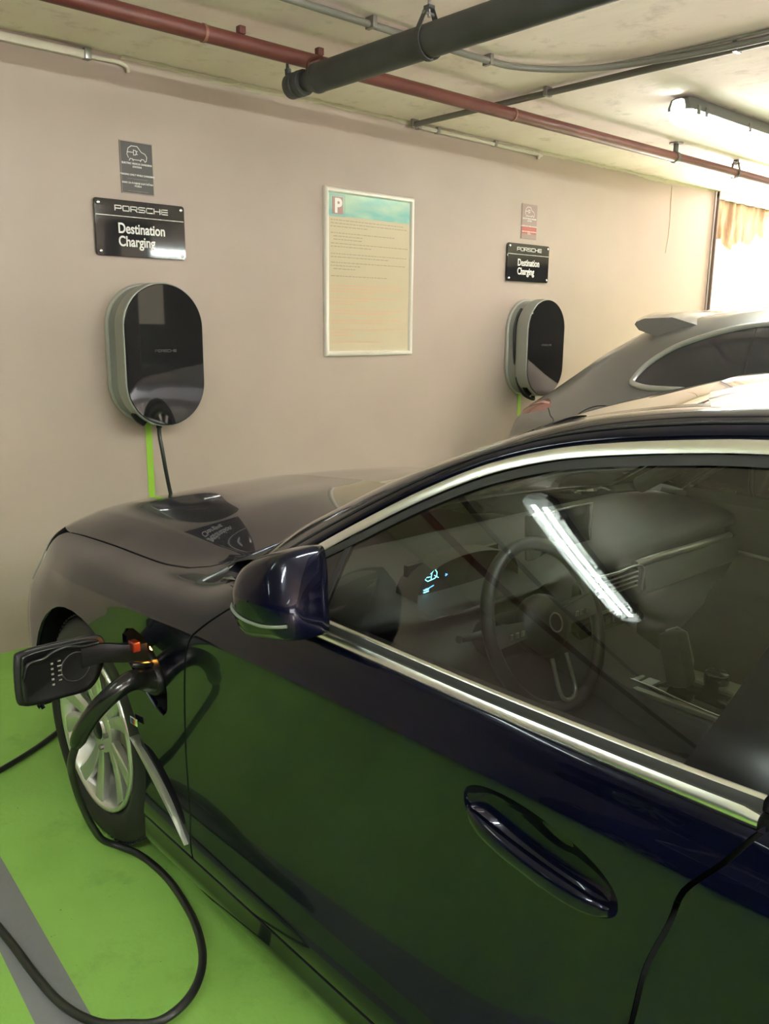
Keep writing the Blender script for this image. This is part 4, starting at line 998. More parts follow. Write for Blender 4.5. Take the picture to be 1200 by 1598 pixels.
# ---- wheels
def lathe_x(prof, yc, zc, n=64, sgn=1, x0=0):
    """prof list of (dx, r) ; axis along X"""
    rows = []
    for k in range(n):
        a = 2*PI*k/n; rows.append([(x0+sgn*dx, yc+r*math.cos(a), zc+r*math.sin(a)) for dx, r in prof])
    rows.append(rows[0]); return rows
def wheel(xf, yc, sgn, rot=0.0):
    """xf: X of the outer tyre face, sgn=+1: inboard is +X"""
    zc = .338; e = car
    tp = [(.030, .238), (.012, .246), (.004, .262), (.000, .285), (.004, .308), (.016, .324), (.026, .333), (.040, .338), (.205, .338), (.222, .330), (.236, .31), (.24, .28), (.235, .25), (.22, .238)]
    ty = loft('tyre', lathe_x(tp, yc, zc, 72, sgn, xf), M_TYRE, car)
    bm = bmesh.new()
    for k in range(90):     # tread blocks at the outer shoulder
        a = 2*PI*k/90
        bx(bm, (xf+sgn*.040, yc+.3395*math.cos(a), zc+.3395*math.sin(a)), (.030, .004, .012), 0, 0, rx=a)
        bx(bm, (xf+sgn*.10, yc+.3395*math.cos(a+.03), zc+.3395*math.sin(a+.03)), (.040, .004, .013), 0, 0, rx=a+.03)
    frombm('tread_blocks', bm, M_TYRE, ty)
    rp = [(.016, .241), (.006, .240), (.004, .232), (.012, .224), (.030, .219), (.060, .212), (.10, .200), (.20, .200), (.22, .235)]
    rim = loft('rim', lathe_x(rp, yc, zc, 72, sgn, xf), M_RIM, ty)
    loft('wheel_inner', lathe_x([(.105, .199), (.11, .17), (.115, .05), (.115, .001)], yc, zc, 40, sgn, xf), M_RIMD, ty)
    disc = loft('brake_disc', lathe_x([(.085, .160), (.078, .160), (.078, .08), (.085, .07)], yc, zc, 48, sgn, xf), M_STEEL, ty)
    box('brake_caliper', (xf+sgn*.075, yc-.13, zc+.05), (.06, .08, .14), M_STEEL, ty, bev=.01)
    # spokes: five pairs of blades, each blade broad at the rim
    V, F = [], []
    def blade(a0, a1, w0, w1, lift):
        base = len(V); N = 8
        for i in range(N+1):
            t = i/N; r = .050+(.222-.050)*t; a = a0+(a1-a0)*(t**1.2); w = w0+(w1-w0)*t; dpt = .030-.020*t**2+.0*lift
            c, s = math.cos(a), math.sin(a)
            for (f, dd) in ((-.5, .022), (-.5, .003), (-.36, 0), (.30, .001), (.36, .004), (.5, .012), (.5, .026)):
                V.append((xf+sgn*(dpt+dd+lift*0), yc+r*c-w*f*s, zc+r*s+w*f*c))
        m_ = 7
        for i in range(N):
            for k in range(m_-1):
                A = base+i*m_+k; F.append((A, A+1, A+1+m_, A+m_))
        F.append(tuple(base+k for k in range(m_)))
        F.append(tuple(base+N*m_+k for k in reversed(range(m_))))
    for k in range(5):
        a = rot+2*PI*k/5
        blade(a-.14, a-.26, .030, .060, 0); blade(a+.14, a+.26, .030, .060, 0)
    sp = mesh('spokes', V, F, M_RIM, ty, smooth=True); sp.data.set_sharp_from_angle(angle=math.radians(28))
    loft('hub', lathe_x([(.060, .075), (.030, .072), (.026, .060), (.028, .036), (.022, .032), (.020, .001)], yc, zc, 40, sgn, xf), M_RIM, ty, sharp=30)
    loft('hub_cap', lathe_x([(.0215, .030), (.018, .028), (.016, .001)], yc, zc, 32, sgn, xf), M_BLACK, ty)
    for k in range(5):
        bm = bmesh.new()
        a = rot+PI/5+2*PI*k/5; r = bmesh.ops.create_cone(bm, cap_ends=True, segments=8, radius1=.009, radius2=.008, depth=.02)
        for v in r['verts']: v.co = Matrix.Translation((xf+sgn*.026, yc+.053*math.cos(a), zc+.053*math.sin(a))) @ Matrix.Rotation(PI/2, 4, 'Y') @ v.co
        frombm('wheel_bolt', bm, M_STEEL, ty)
    return ty
t = wheel(.888, 2.24, 1, 1.25); t['label'] = 'front tyre under the open charging flap'
wheel(.885, RWY, 1, .4); wheel(2*CX-.888, 2.24, -1, .9); wheel(2*CX-.885, RWY, -1, .2)

# ---- door mirror, folded against the window
def door_mirror(mir=False):
    fx = (lambda x: 2*CX-x) if mir else (lambda x: x)
    # outline in (Y,z) seen from outside; dome towards outside
    ol = [(1.262, 1.045), (1.256, 1.082), (1.240, 1.104), (1.205, 1.124), (1.145, 1.142), (1.085, 1.152), (1.058, 1.150), (1.040, 1.132), (1.016, 1.092), (1.000, 1.050), (.996, 1.010), (1.006, .990), (1.06, .982), (1.12, .974), (1.19, .966), (1.232, .978), (1.252, 1.005)]
    YC, ZC, SY, SZ, SD, XO = 1.190, 1.030, .62, .92, .80, .820
    mp = lambda y, z: (YC+(y-1.135)*SY, ZC+(z-1.058)*SZ)
    ol = catmull([(*mp(a, b), 0) for a, b in ol], 5, closed=True); c = Vector((YC, ZC, 0)); n = len(ol)
    X = lambda q, d: XO+d*SD-(q.x-YC)*.096+max(0, (q.y-ZC))*.25
    rows = []
    for (s, d) in ((.92, .062), (1.0, .056), (1.005, .035), (1.0, .010), (.985, -.014), (.95, -.034), (.88, -.050), (.74, -.061), (.50, -.069), (.22, -.073), (.02, -.074)):
        r = []
        for p in ol:
            q = c+(p-c)*s; r.append((fx(X(q, d)), q.x, q.y))
        r.append(r[0]); rows.append(r)
    o = loft('mirror_cap', rows, M_PAINT, car)
    o['label'] = 'glossy dark door mirror cap, folded in'
    def plate(name, s, d, m):
        V = []
        for p in ol:
            q = c+(p-c)*s; V.append((fx(X(q, d)), q.x, q.y))
        return mesh(name, V, [tuple(range(len(V)))], m, o)
    plate('mirror_back', .91, .061, M_BLACK)
    plate('mirror_glass', .84, .0635, mat('mirror_silver', (.8, .8, .82), .02, 1.0))
    # dark lower shell: a band round the cap below the indicator line
    prof = ((.00, .066), (.30, .0755), (.55, .0735), (.78, .0625), (.90, .051), (.97, .034), (1.0, .014), (1.008, -.01))
    def xs_at(y, z):
        q = Vector((y, z, 0)); dirv = (q-c); L = dirv.length
        # radial position relative to outline
        best = 1.0
        if L > 1e-6:
            u = dirv/L; rr = max((p-c).dot(u) for p in ol if (p-c).normalized().dot(u) > .97); best = L/rr
        d = -float(np.interp(best, [0, .22, .50, .74, .88, .95, .985, 1.0], [.074, .073, .069, .061, .050, .034, .014, -.01]))
        return X(q, d)
    P = []
    for t in np.linspace(0, 1, 18):
        y, z = mp(1.250-.245*t, 1.030-.004*t-.012*math.sin(PI*t)); P.append((fx(xs_at(y, z)-.0012), y, z))
    tube('indicator_strip', P, .0032, mat('indicator_lens', (.16, .18, .15), .1), o, seg=8)
    tube('mirror_foot', [(fx(.92), 1.27, .975), (fx(.88), 1.265, .965), (fx(.85), 1.25, .962), (fx(.83), 1.235, .975), (fx(.83), 1.22, .99)], [.034, .032, .030, .030, .030], M_GLOSSBLK, o)
door_mirror(); door_mirror(True)

# ---- door handles (body-coloured bar across the bowl)
def handle(yc, zc, par, mir=False):
    rows = []; L = .125
    for t in np.linspace(-1, 1, 25):
        y = yc+L*t; z = zc-.012+.14*(y-yc); k = 1-abs(t)**2.6
        base = float(BODY([yc+L*t*1.02], [BODY.b_of_z(yc+L*t*1.02, z)])[0, 0])
        x0 = .868-.022*k**.6; hw = .0165*(.45+.55*(1-abs(t)**5)); th = .011*(.5+.5*k)
        r = []
        for a in np.linspace(0, 2*PI, 13)[:-1]:
            ca, sa = math.cos(a), math.sin(a)
            r.append(((2*CX-(x0+th*ca)) if mir else x0+th*math.copysign(abs(ca)**.8, ca), y, z+hw*math.copysign(abs(sa)**.8, sa)))
        rows.append(r)
    n = len(rows[0]); o = loft('door_handle', rows, M_PAINT, par, closed=True)
    bm = bmesh.new(); bm.from_mesh(o.data); bm.verts.ensure_lookup_table(); bm.faces.new([bm.verts[i] for i in range(n)]); bm.faces.new([bm.verts[(24)*n+i] for i in reversed(range(n))]); bm.to_mesh(o.data); bm.free()
    return o
handle(HY, HZ, fdoor); handle(-.42, HZ+.02, rdoor)

# ---- metal blade of the air breather + badge
bl = [(1.925, .452), (1.890, .425), (1.83, .388), (1.76, .345), (1.70, .310), (1.663, .280), (1.655, .276), (1.672, .290), (1.715, .330), (1.765, .372), (1.82, .413), (1.868, .442), (1.905, .457)]
V, F = [], []
c1 = [(1.925, .452), (1.885, .421), (1.82, .380), (1.75, .338), (1.70, .306), (1.655, .274)]; c2 = [(1.925, .453), (1.873, .446), (1.815, .413), (1.755, .367), (1.712, .330), (1.656, .276)]
rows = []
for (a, b) in zip(catmull([(y, z, 0) for y, z in c1], 5), catmull([(y, z, 0) for y, z in c2], 5)):
    xa = float(BODY([a.x], [BODY.b_of_z(a.x, a.y)])[0, 0]); r = []
    for t, d in ((0, .004), (0.02, -.006), (.45, -.014), (.9, -.011), (1, -.002), (1, .012)):
        p = a+(b-a)*t*.62; r.append((.876+d, p.x, p.y))
    rows.append(r)
o = loft('wing_blade', rows, mat('satin_blade', (.42, .45, .40), .38, .9), wing, sharp=40); o['label'] = 'slim satin metal blade on the front wing'
bm = bmesh.new()
for k, cc in enumerate((0,)): bx(bm, (.8665, 1.900, .505), (.004, .038, .020), 0, .0015, rx=-.05)
frombm('wing_badge', bm, M_BRIGHT, wing)
for k, (mm_, dy) in enumerate(((mat('badge_blue', srgb(60, 110, 170), .4), .012), (mat('badge_navy', srgb(30, 40, 90), .4), .004), (mat('badge_red', srgb(170, 40, 40), .4), -.004))):
    box('badge_stripe', (.8643, 1.900+dy, .505), (.0012, .0055, .014), mm_, wing)

# ---- charging inlet pocket, socket, light
def Ssurf(y, z): return Vector(BODY([y], [BODY.b_of_z(y, z)])[0])
ring0 = [Ssurf(y, z) for y, z in catmull([(a, b, 0) for a, b in inlet], 4, closed=True) and [(p.x, p.y) for p in catmull([(a, b, 0) for a, b in inlet], 4, closed=True)]]
cen = Vector((0, 1.84, .668))
rows = []
for s, d in ((1.0, .002), (.985, .015), (.95, .045), (.86, .062), (.5, .066), (.02, .066)):
    r = []
    for p in ring0:
        q = Vector((p.x+d, cen.y+(p.y-cen.y)*s, cen.z+(p.z-cen.z)*s)); r.append(q)
    r.append(r[0]); rows.append(r)
pk = loft('charging_inlet', rows, M_BLACK, car); pk['label'] = 'black charging inlet pocket with orange light'
tube('socket', [(.925, 1.80, .652), (.895, 1.80, .652), (.888, 1.80, .652)], [.038, .038, .034], M_HANDLE, pk, seg=28)
bm = bmesh.new(); bx(bm, (.895, 1.835, .722), (.010, .012, .022), 0, .003); frombm('status_light', bm, M_ORANGE, pk)
bm = bmesh.new(); bx(bm, (.900, 1.832, .744), (.010, .020, .005), 0, .001); frombm('status_light', bm, M_ORANGE, pk)
bm = bmesh.new(); bx(bm, (.872, 1.885, .712), (.020, .030, .026), 0, .003); frombm('red_block', bm, M_REDBLOCK, pk)  # small dark red block at the flap arm
# ---- open flap with inner moulding and swan-neck arm
fl = [(.588, .742), (.606, .762), (.70, .760), (.786, .752), (.808, .738), (.812, .700), (.802, .665), (.783, .632), (.755, .616), (.70, .618), (.634, .622), (.600, .630), (.586, .650)]
def fpt(x, z, dy=0): return Vector((x, 1.905+(x-.7)*.10+dy, z))
flo = [(p.x, p.y) for p in catmull([(a, b, 0) for a, b in fl], 4, closed=True)]
flap = prism('inlet_flap', [fpt(x, z, .000) for x, z in flo], (0, 1, 0), .014, M_BLACK, car, bev=.004, angle=45); flap['label'] = 'open charging flap seen from its black inner side'
cF = Vector((.70, .69)); rows = []
for s, dy in ((.90, .0005), (.885, -.0045), (.85, -.006), (.80, -.003), (.02, -.0025)):
    r = [fpt(cF.x+(x-cF.x)*s, cF.y+(z-cF.y)*s, dy) for x, z in flo]; r.append(r[0]); rows.append(r)
loft('inner_liner', rows, mat('flap_liner', (.006, .006, .006), .3), flap)
rb = catmull([fpt(.603, .700, -.006), fpt(.615, .732, -.009), (fpt(.65, .735, -.010)), fpt(.675, .745, -.010), fpt(.71, .748, -.010), fpt(.745, .738, -.010), fpt(.79, .735, -.008)], 5)
tube('liner_rib', rb, .0045, mat('flap_liner', (.006, .006, .006), .3), flap, seg=8)
tube('seal_ring', [fpt(.730+.036*math.cos(a), .690+.036*math.sin(a), -.0035) for a in np.linspace(0, 2*PI, 33)], .0018, M_SEAL, flap, seg=6)
bm = bmesh.new()
for k in range(5): bx(bm, fpt(.672, .715-.013*k, -.0042), (.0055, .001, .0045)); bx(bm, fpt(.690, .717-.012*k, -.0042), (.007+.003*(k % 2), .001, .003))
frombm('moulded_marks', bm, mat('mark_grey', (.22, .21, .19), .5), flap)
V, F = [], []
rows = []
for t in np.linspace(0, 1, 12):
    x = .745+(.900-.745)*t; y = 1.912+.012*math.sin(PI*t)-.03*t; z = .706-.012*t+.004*math.sin(2*PI*t)
    hh = .026-.004*t
    rows.append([(x, y-.008, z-hh), (x, y-.012, z), (x, y-.008, z+hh), (x, y+.008, z+hh), (x, y+.008, z-hh)])
loft('hinge_arm', rows, M_BLACK, flap, closed=True, sharp=40)

# ---- charging cable with connector
cc = empty('charging_cable', (.80, 1.9, .01), 'long black charging cable plugged into the dark blue car, looping on the green floor', 'charging cable')
hp = catmull([(.905, 1.800, .652), (.862, 1.792, .658), (.820, 1.780, .672), (.785, 1.775, .668), (.755, 1.785, .645), (.730, 1.812, .605), (.712, 1.840, .558), (.703, 1.868, .510)], 6)
nn = len(hp); rad = [float(np.interp(i/(nn-1), [0, .10, .22, .4, .65, .85, .95, 1], [.036, .038, .026, .023, .022, .021, .020, .015])) for i in range(nn)]
tube('connector_handle', hp, rad, M_HANDLE, cc, seg=22)
tube('connector_collar', [(.90, 1.80, .652), (.872, 1.796, .656), (.868, 1.796, .656)], [.043, .043, .038], M_BLACK, cc, seg=28)
box('release_latch', (.845, 1.792, .700), (.055, .018, .012), M_HANDLE, cc, bev=.003, ry=.25)
lead = [(.704, 1.865, .515), (.700, 1.895, .462), (.712, 1.935, .410), (.735, 1.98, .34), (.768, 2.035, .25), (.808, 2.085, .15), (.850, 2.120, .065), (.892, 2.115, .028), (.925, 2.06, .016), (.935, 1.985, .016), (.929, 1.874, .026), (.901, 1.735, .045), (.863, 1.610, .070), (.818, 1.507, .085), (.770, 1.446, .085), (.719, 1.421, .075), (.663, 1.428, .062), (.621, 1.478, .048), (.578, 1.541, .034), (.549, 1.644, .022), (.539, 1.769, .013), (.534, 1.915, .012), (.528, 2.05, .012), (.53, 2.30, .012), (.56, 2.52, .012), (.62, 2.68, .012), (.714, 2.765, .012), (.79, 2.80, .012), (.88, 2.842, .012), (.98, 2.90, .012), (1.15, 3.02, .012), (1.4, 3.20, .012), (1.68, 3.42, .012), (1.92, 3.60, .013), (2.03, 3.70, .04), (2.045, 3.73, .20), (2.02, 3.745, .42), (1.985, 3.76, .62), (1.972, 3.765, .70), (1.960, 3.77, .79), (1.950, 3.775, .88), (1.946, 3.79, .96), (1.946, 3.79, 1.01)]
tube('lead', lead, .0098, M_CABLE, cc, seg=14, smoothn=7)

# ---- interior
def ib(name, c, s, m, **k): return box(name, c, s, m, car, **k)
bm = bmesh.new()
bx(bm, (CX, .45, .26), (1.60, 3.0, .05)); bx(bm, (CX, 1.62, .58), (1.55, .06, .68)); bx(bm, (CX, -.95, .55), (1.45, .06, .7))
frombm('cabin_floor', bm, M_INT, car)
for s in (-1, 1):
    # inner door cards
    rows = []
    for y in np.linspace(1.50, -.85, 24):
        X = lambda x: CX+s*(CX-x)
        rows.append([(X(.935), y, .28), (X(.985), y, .32), (X(.995), y, .50), (X(.985), y, .60), (X(1.04), y, .66), (X(1.045), y, .70), (X(.985), y, .73), (X(.955), y, .86), (X(.935), y, .935), (X(.915), y, .955)])
    loft('door_card', rows, M_INT2, car)
    tube('door_card_trim', catmull([(CX+s*(CX-.975), 1.25, .80), (CX+s*(CX-.985), 1.0, .79), (CX+s*(CX-.99), .75, .765), (CX+s*(CX-1.0), .62, .73), (CX+s*(CX-1.0), .3, .72)], 5), .006, M_INTL, car, seg=8)
# headliner
rows = []
for r in rf: rows.append([Vector((p.x+.05 if k == 0 else p.x+.02, p.y, p.z-.045)) for k, p in enumerate(r)])
loft('headliner', mirrored_rows(rows), M_HEAD, car)
for s in (-1, 1):
    P = [Vector((p.x+.035, p.y-.02, p.z-.045)) for p in P2[6:i1+3]]
    if s > 0: P = [Vector((2*CX-p.x, p.y, p.z)) for p in P]
    tube('pillar_lining', P, .028, M_INT, car, seg=8)
    box('centre_pillar_lining', (CX+s*(CX-1.03), .30, 1.13), (.05, .12, .42), M_INT, car, ry=s*-.42, bev=.01)
# dashboard body lofted across the width
rows = []
for x in np.linspace(-.82, .82, 41):
    # hump over the instruments on the left
    h = -.045*math.exp(-((x+.37)/.23)**4); w = 1-(x/.9)**2
    y0 = 1.18-.02*w
    rows.append([(CX+x, 1.62, .93), (CX+x, 1.50, .950), (CX+x, 1.36, .945+h), (CX+x, y0+.07, .928+h), (CX+x, y0+.035, .915+h), (CX+x, y0+.03, .885), (CX+x, y0+.06, .875), (CX+x, y0+.05, .80), (CX+x, y0+.02, .765), (CX+x, y0+.04, .70), (CX+x, y0+.10, .60), (CX+x, y0+.22, .42), (CX+x, y0+.30, .30)])
loft('dashboard', rows, M_INT2, car)
# silver trim line across the passenger side, vents
tube('dashboard_trim', catmull([(1.98, 1.175, .872), (2.1, 1.170, .876), (2.3, 1.170, .872), (2.55, 1.19, .86)], 6), .011, M_INTL, car, seg=8)
rows = [[(x, 1.172, .860+.0*x), (x, 1.160, .80), (x, 1.18, .772)] for x in np.linspace(2.02, 2.56, 10)]
loft('dashboard_insert', rows, mat('pale_dash_insert', (.12, .13, .10), .35, .3), car)
vent = ib('centre_vent', (1.86, 1.185, .838), (.26, .04, .060), M_GLOSSBLK, bev=.012)
bm = bmesh.new()
for k in range(4): bx(bm, (1.86, 1.163, .818+.013*k), (.235, .004, .003))
frombm('vent_slat', bm, M_INTL, vent)
tube('vent_frame', catmull([(1.73, 1.162, .80), (1.73, 1.160, .872), (1.86, 1.156, .876), (1.99, 1.160, .870), (2.00, 1.162, .80)], 6), .0035, M_INTL, vent, seg=6)
for z, l in ((.780, .16), (.735, .15)): ib('control_strip', (1.84, 1.155, z), (l, .008, .006), M_INTL)
bm = bmesh.new()
for k in range(6): bx(bm, (1.74+.04*k, 1.15, .758), (.030, .012, .022), 0, .003)
frombm('climate_buttons', bm, M_GLOSSBLK, car)
ib('radio_panel', (1.84, 1.165, .72), (.27, .03, .10), M_GLOSSBLK, bev=.006)
# free-standing screen
scr = ib('dashboard_screen', (1.778, 1.285, .978), (.262, .018, .118), M_SCREEN, bev=.006, rx=-.06)
tube('screen_rim', [(1.650, 1.272, 1.037), (1.906, 1.272, 1.037), (1.907, 1.272, .922)], .0018, M_INTL, scr, seg=6)
# instrument cowl and display
rows = []
for a in np.linspace(0, PI, 17):
    c, s = math.cos(a), math.sin(a); rows.append([(1.42-.175*c, 1.265, .885+.100*s**.6), (1.42-.180*c, 1.33, .885+.100*s**.6), (1.42-.165*c, 1.34, .885+.090*s**.6)])
loft('instrument_cowl', rows, M_INT2, car)
disp = ib('instrument_display', (1.415, 1.318, .922), (.31, .012, .10), M_SCREEN)
V, F = [], []
strokes(V, F, [[(-.5, -.25), (-.55, .0), (-.3, .12), (-.1, .38), (.3, .36), (.52, .08), (.5, -.2), (.3, -.3), (-.3, -.38), (-.5, -.25)], [(-.35, .08), (.05, .1), (.3, .36)], [(.05, .1), (.0, -.3)], [(-.5, -.1), (-.1, -.12)], [(.3, -.1), (.65, -.3)]], .0018, (1.335, .938), .036, .036, 1.3105)
mesh('display_car_icon', V, F, M_TEAL, disp)
V, F = [], []; strokes(V, F, [[(0, 0), (.5, .3)], [(0, .1), (.1, .12)], [(1.3, 1.1), (1.4, 1.2), (1.3, 1.3)]], .0022, (1.318, .905), .05, .02, 1.3105)
mesh('display_blue_marks', V, F, M_BLUE, disp)
V, F = [], []; strokes(V, F, [[(0, 0), (1, .05)], [(0, .4), (.3, .4)], [(.6, .4), (1, .42)]], .0026, (1.312, .900), .014, .014, 1.310)
mesh('display_teal_marks', V, F, M_TEAL, disp)
# steering wheel
sw = Vector((1.42, 1.045, .872)); nrm = Vector((0, -.92, .39)).normalized(); ux = Vector((1, 0, 0)); uy = nrm.cross(ux)*-1
if uy.z < 0: uy = -uy
def swp(a, r, d=0): return sw+ux*math.cos(a)*r+uy*math.sin(a)*r+nrm*d
st = tube('steering_wheel', [swp(2*PI*k/64, .178) for k in range(65)], .0150, M_LEATH, car, seg=12)
bm = bmesh.new(); r = bmesh.ops.create_uvsphere(bm, u_segments=28, v_segments=14, radius=1)
Rm = Matrix((ux, uy, nrm)).transposed().to_4x4()
for v in r['verts']: v.co = (Matrix.Translation(sw-nrm*.012) @ Rm) @ Vector((v.co.x*.080, v.co.y*.068, v.co.z*.038))
frombm('airbag_boss', bm, M_LEATH, st, smooth=True)
for (a, w) in ((.05, .045), (PI-.05, .045)):
    V = [swp(a-.25, .07, -.01), swp(a+.25, .07, -.01), swp(a+.14, .172, 0), swp(a-.14, .172, 0)]; V += [p+nrm*.012 for p in V]
    mesh('spoke', V, [(0, 1, 2, 3), (7, 6, 5, 4), (0, 4, 5, 1), (1, 5, 6, 2), (2, 6, 7, 3), (3, 7, 4, 0)], M_INT2, st)
tube('lower_spoke_trim', catmull([swp(-PI/2-.34, .075, .012), swp(-PI/2-.17, .15, .010), swp(-PI/2, .165, .010), swp(-PI/2+.17, .15, .010), swp(-PI/2+.34, .075, .012)], 6), .0045, M_INTL, st, seg=8)
tube('wheel_emblem', [swp(2*PI*k/24, .020, .028) for k in range(25)], .0018, M_INTL, st, seg=6)
bm = bmesh.new()
for s in (-1, 1):
    for k in range(3):
        p = swp(0 if s > 0 else PI, .095+.018*k, .014); bx(bm, p, (.010, .004, .012), 0, .001)
frombm('wheel_buttons', bm, M_INTL, st)
tube('column_stalk', [sw+Vector((-.03, .08, -.02)), sw+Vector((-.16, .07, -.01)), sw+Vector((-.21, .06, 0))], .008, M_INT, st)
tube('column_stalk', [sw+Vector((.03, .08, -.02)), sw+Vector((.16, .07, -.01)), sw+Vector((.21, .06, 0))], .008, M_INT, st)
tube('steering_column', [sw+Vector((0, .03, -.02)), sw+Vector((0, .25, -.12))], .05, M_INT, car)
# centre console
rows = []
for y in np.linspace(1.18, -.10, 22):
    zt = .655+.03*max(0, (y-.85)/.33)**2*3+(.06 if y < .42 else 0)
    rows.append([(1.645, y, .28), (1.655, y, zt-.04), (1.672, y, zt), (1.79, y, zt+.004), (1.908, y, zt), (1.925, y, zt-.04), (1.935, y, .28)])
loft('centre_console', rows, M_INT2, car, sharp=40)
ib('console_trim', (1.865, .775, .666), (.055, .36, .010), M_INTL, bev=.003); ib('console_trim', (1.690, .87, .664), (.020, .46, .012), M_INTL, bev=.003)
ib('console_inlay', (1.770, .86, .662), (.115, .44, .010), M_GLOSSBLK, bev=.003)
tube('console_rail', catmull([(1.69, 1.10, .690), (1.71, 1.02, .675), (1.715, .95, .672), (1.69, .80, .672), (1.69, .66, .672)], 5), .0035, M_BRIGHT, car, seg=8)
bm = bmesh.new()
for k in range(3): bx(bm, (1.735+.0*k, 1.045-.04*k, .672), (.040, .030, .008), 0, .002)
frombm('cup_holder_key', bm, M_INTL, car)
gs = ib('gear_selector', (1.775, .925, .735), (.052, .060, .135), M_LEATH, bev=.016, rx=-.30)
tube('selector_edge', [(1.749, .945, .805), (1.775, .93, .812), (1.802, .92, .795), (1.806, .90, .73), (1.80, .90, .68)], .0025, M_INTL, gs, seg=6)
kn = tube('control_knob', [(1.86, .865, .660), (1.86, .865, .688), (1.86, .865, .694), (1.86, .865, .696)], [.029, .029, .027, .020], M_GLOSSBLK, car, seg=28)
tube('knob_ring', [(1.86+.028*math.cos(a), .865+.028*math.sin(a), .694) for a in np.linspace(0, 2*PI, 33)], .0016, M_BRIGHT, kn, seg=6)
ib('console_switch', (1.80, .775, .668), (.050, .045, .010), M_BLACK, bev=.004)
# seats
def seat(x, mir):
    s = empty_seat = None
    rows = []
    for y, zt, w in ((.98, .50, .22), (.95, .545, .245), (.80, .565, .26), (.60, .55, .265), (.45, .54, .265)):
        rows.append([(x-w, y, .30), (x-w, y, zt-.02), (x-w+.04, y, zt+.02), (x-w+.10, y, zt), (x, y, zt-.01), (x+w-.10, y, zt), (x+w-.04, y, zt+.02), (x+w, y, zt-.02), (x+w, y, .30)])
    c = loft('seat_cushion', rows, M_LEATH, car)
    rows = []
    for z, y, w in ((.50, .50, .26), (.62, .46, .27), (.85, .36, .265), (1.02, .29, .24), (1.10, .26, .19), (1.12, .24, .10)):
        rows.append([(x-w, y-.10, z), (x-w, y+.03, z), (x-w+.06, y+.05, z), (x, y, z), (x+w-.06, y+.05, z), (x+w, y+.03, z), (x+w, y-.10, z)])
    b = loft('seat_backrest', rows, M_LEATH, car, closed=True)
    box('headrest', (x, .215, 1.19), (.26, .10, .16), M_LEATH, b, bev=.04)
    return c
seat(1.42, False); seat(2.17, False)
rows = []
for z, y in ((.30, -.05), (.52, -.06), (.54, -.45), (.60, -.56), (.95, -.80), (1.05, -.83)): rows.append([(x, y, z+.02*math.cos((x-CX)*9)) for x in np.linspace(1.08, 2.50, 20)])
loft('rear_bench', rows, M_LEATH, car)
# inner rear-view mirror
ib('inner_mirror', (1.79, .99, 1.265), (.235, .03, .065), M_BLACK, bev=.012); tube('inner_mirror_stem', [(1.79, 1.00, 1.285), (1.79, 1.03, 1.318)], .009, M_BLACK, car)

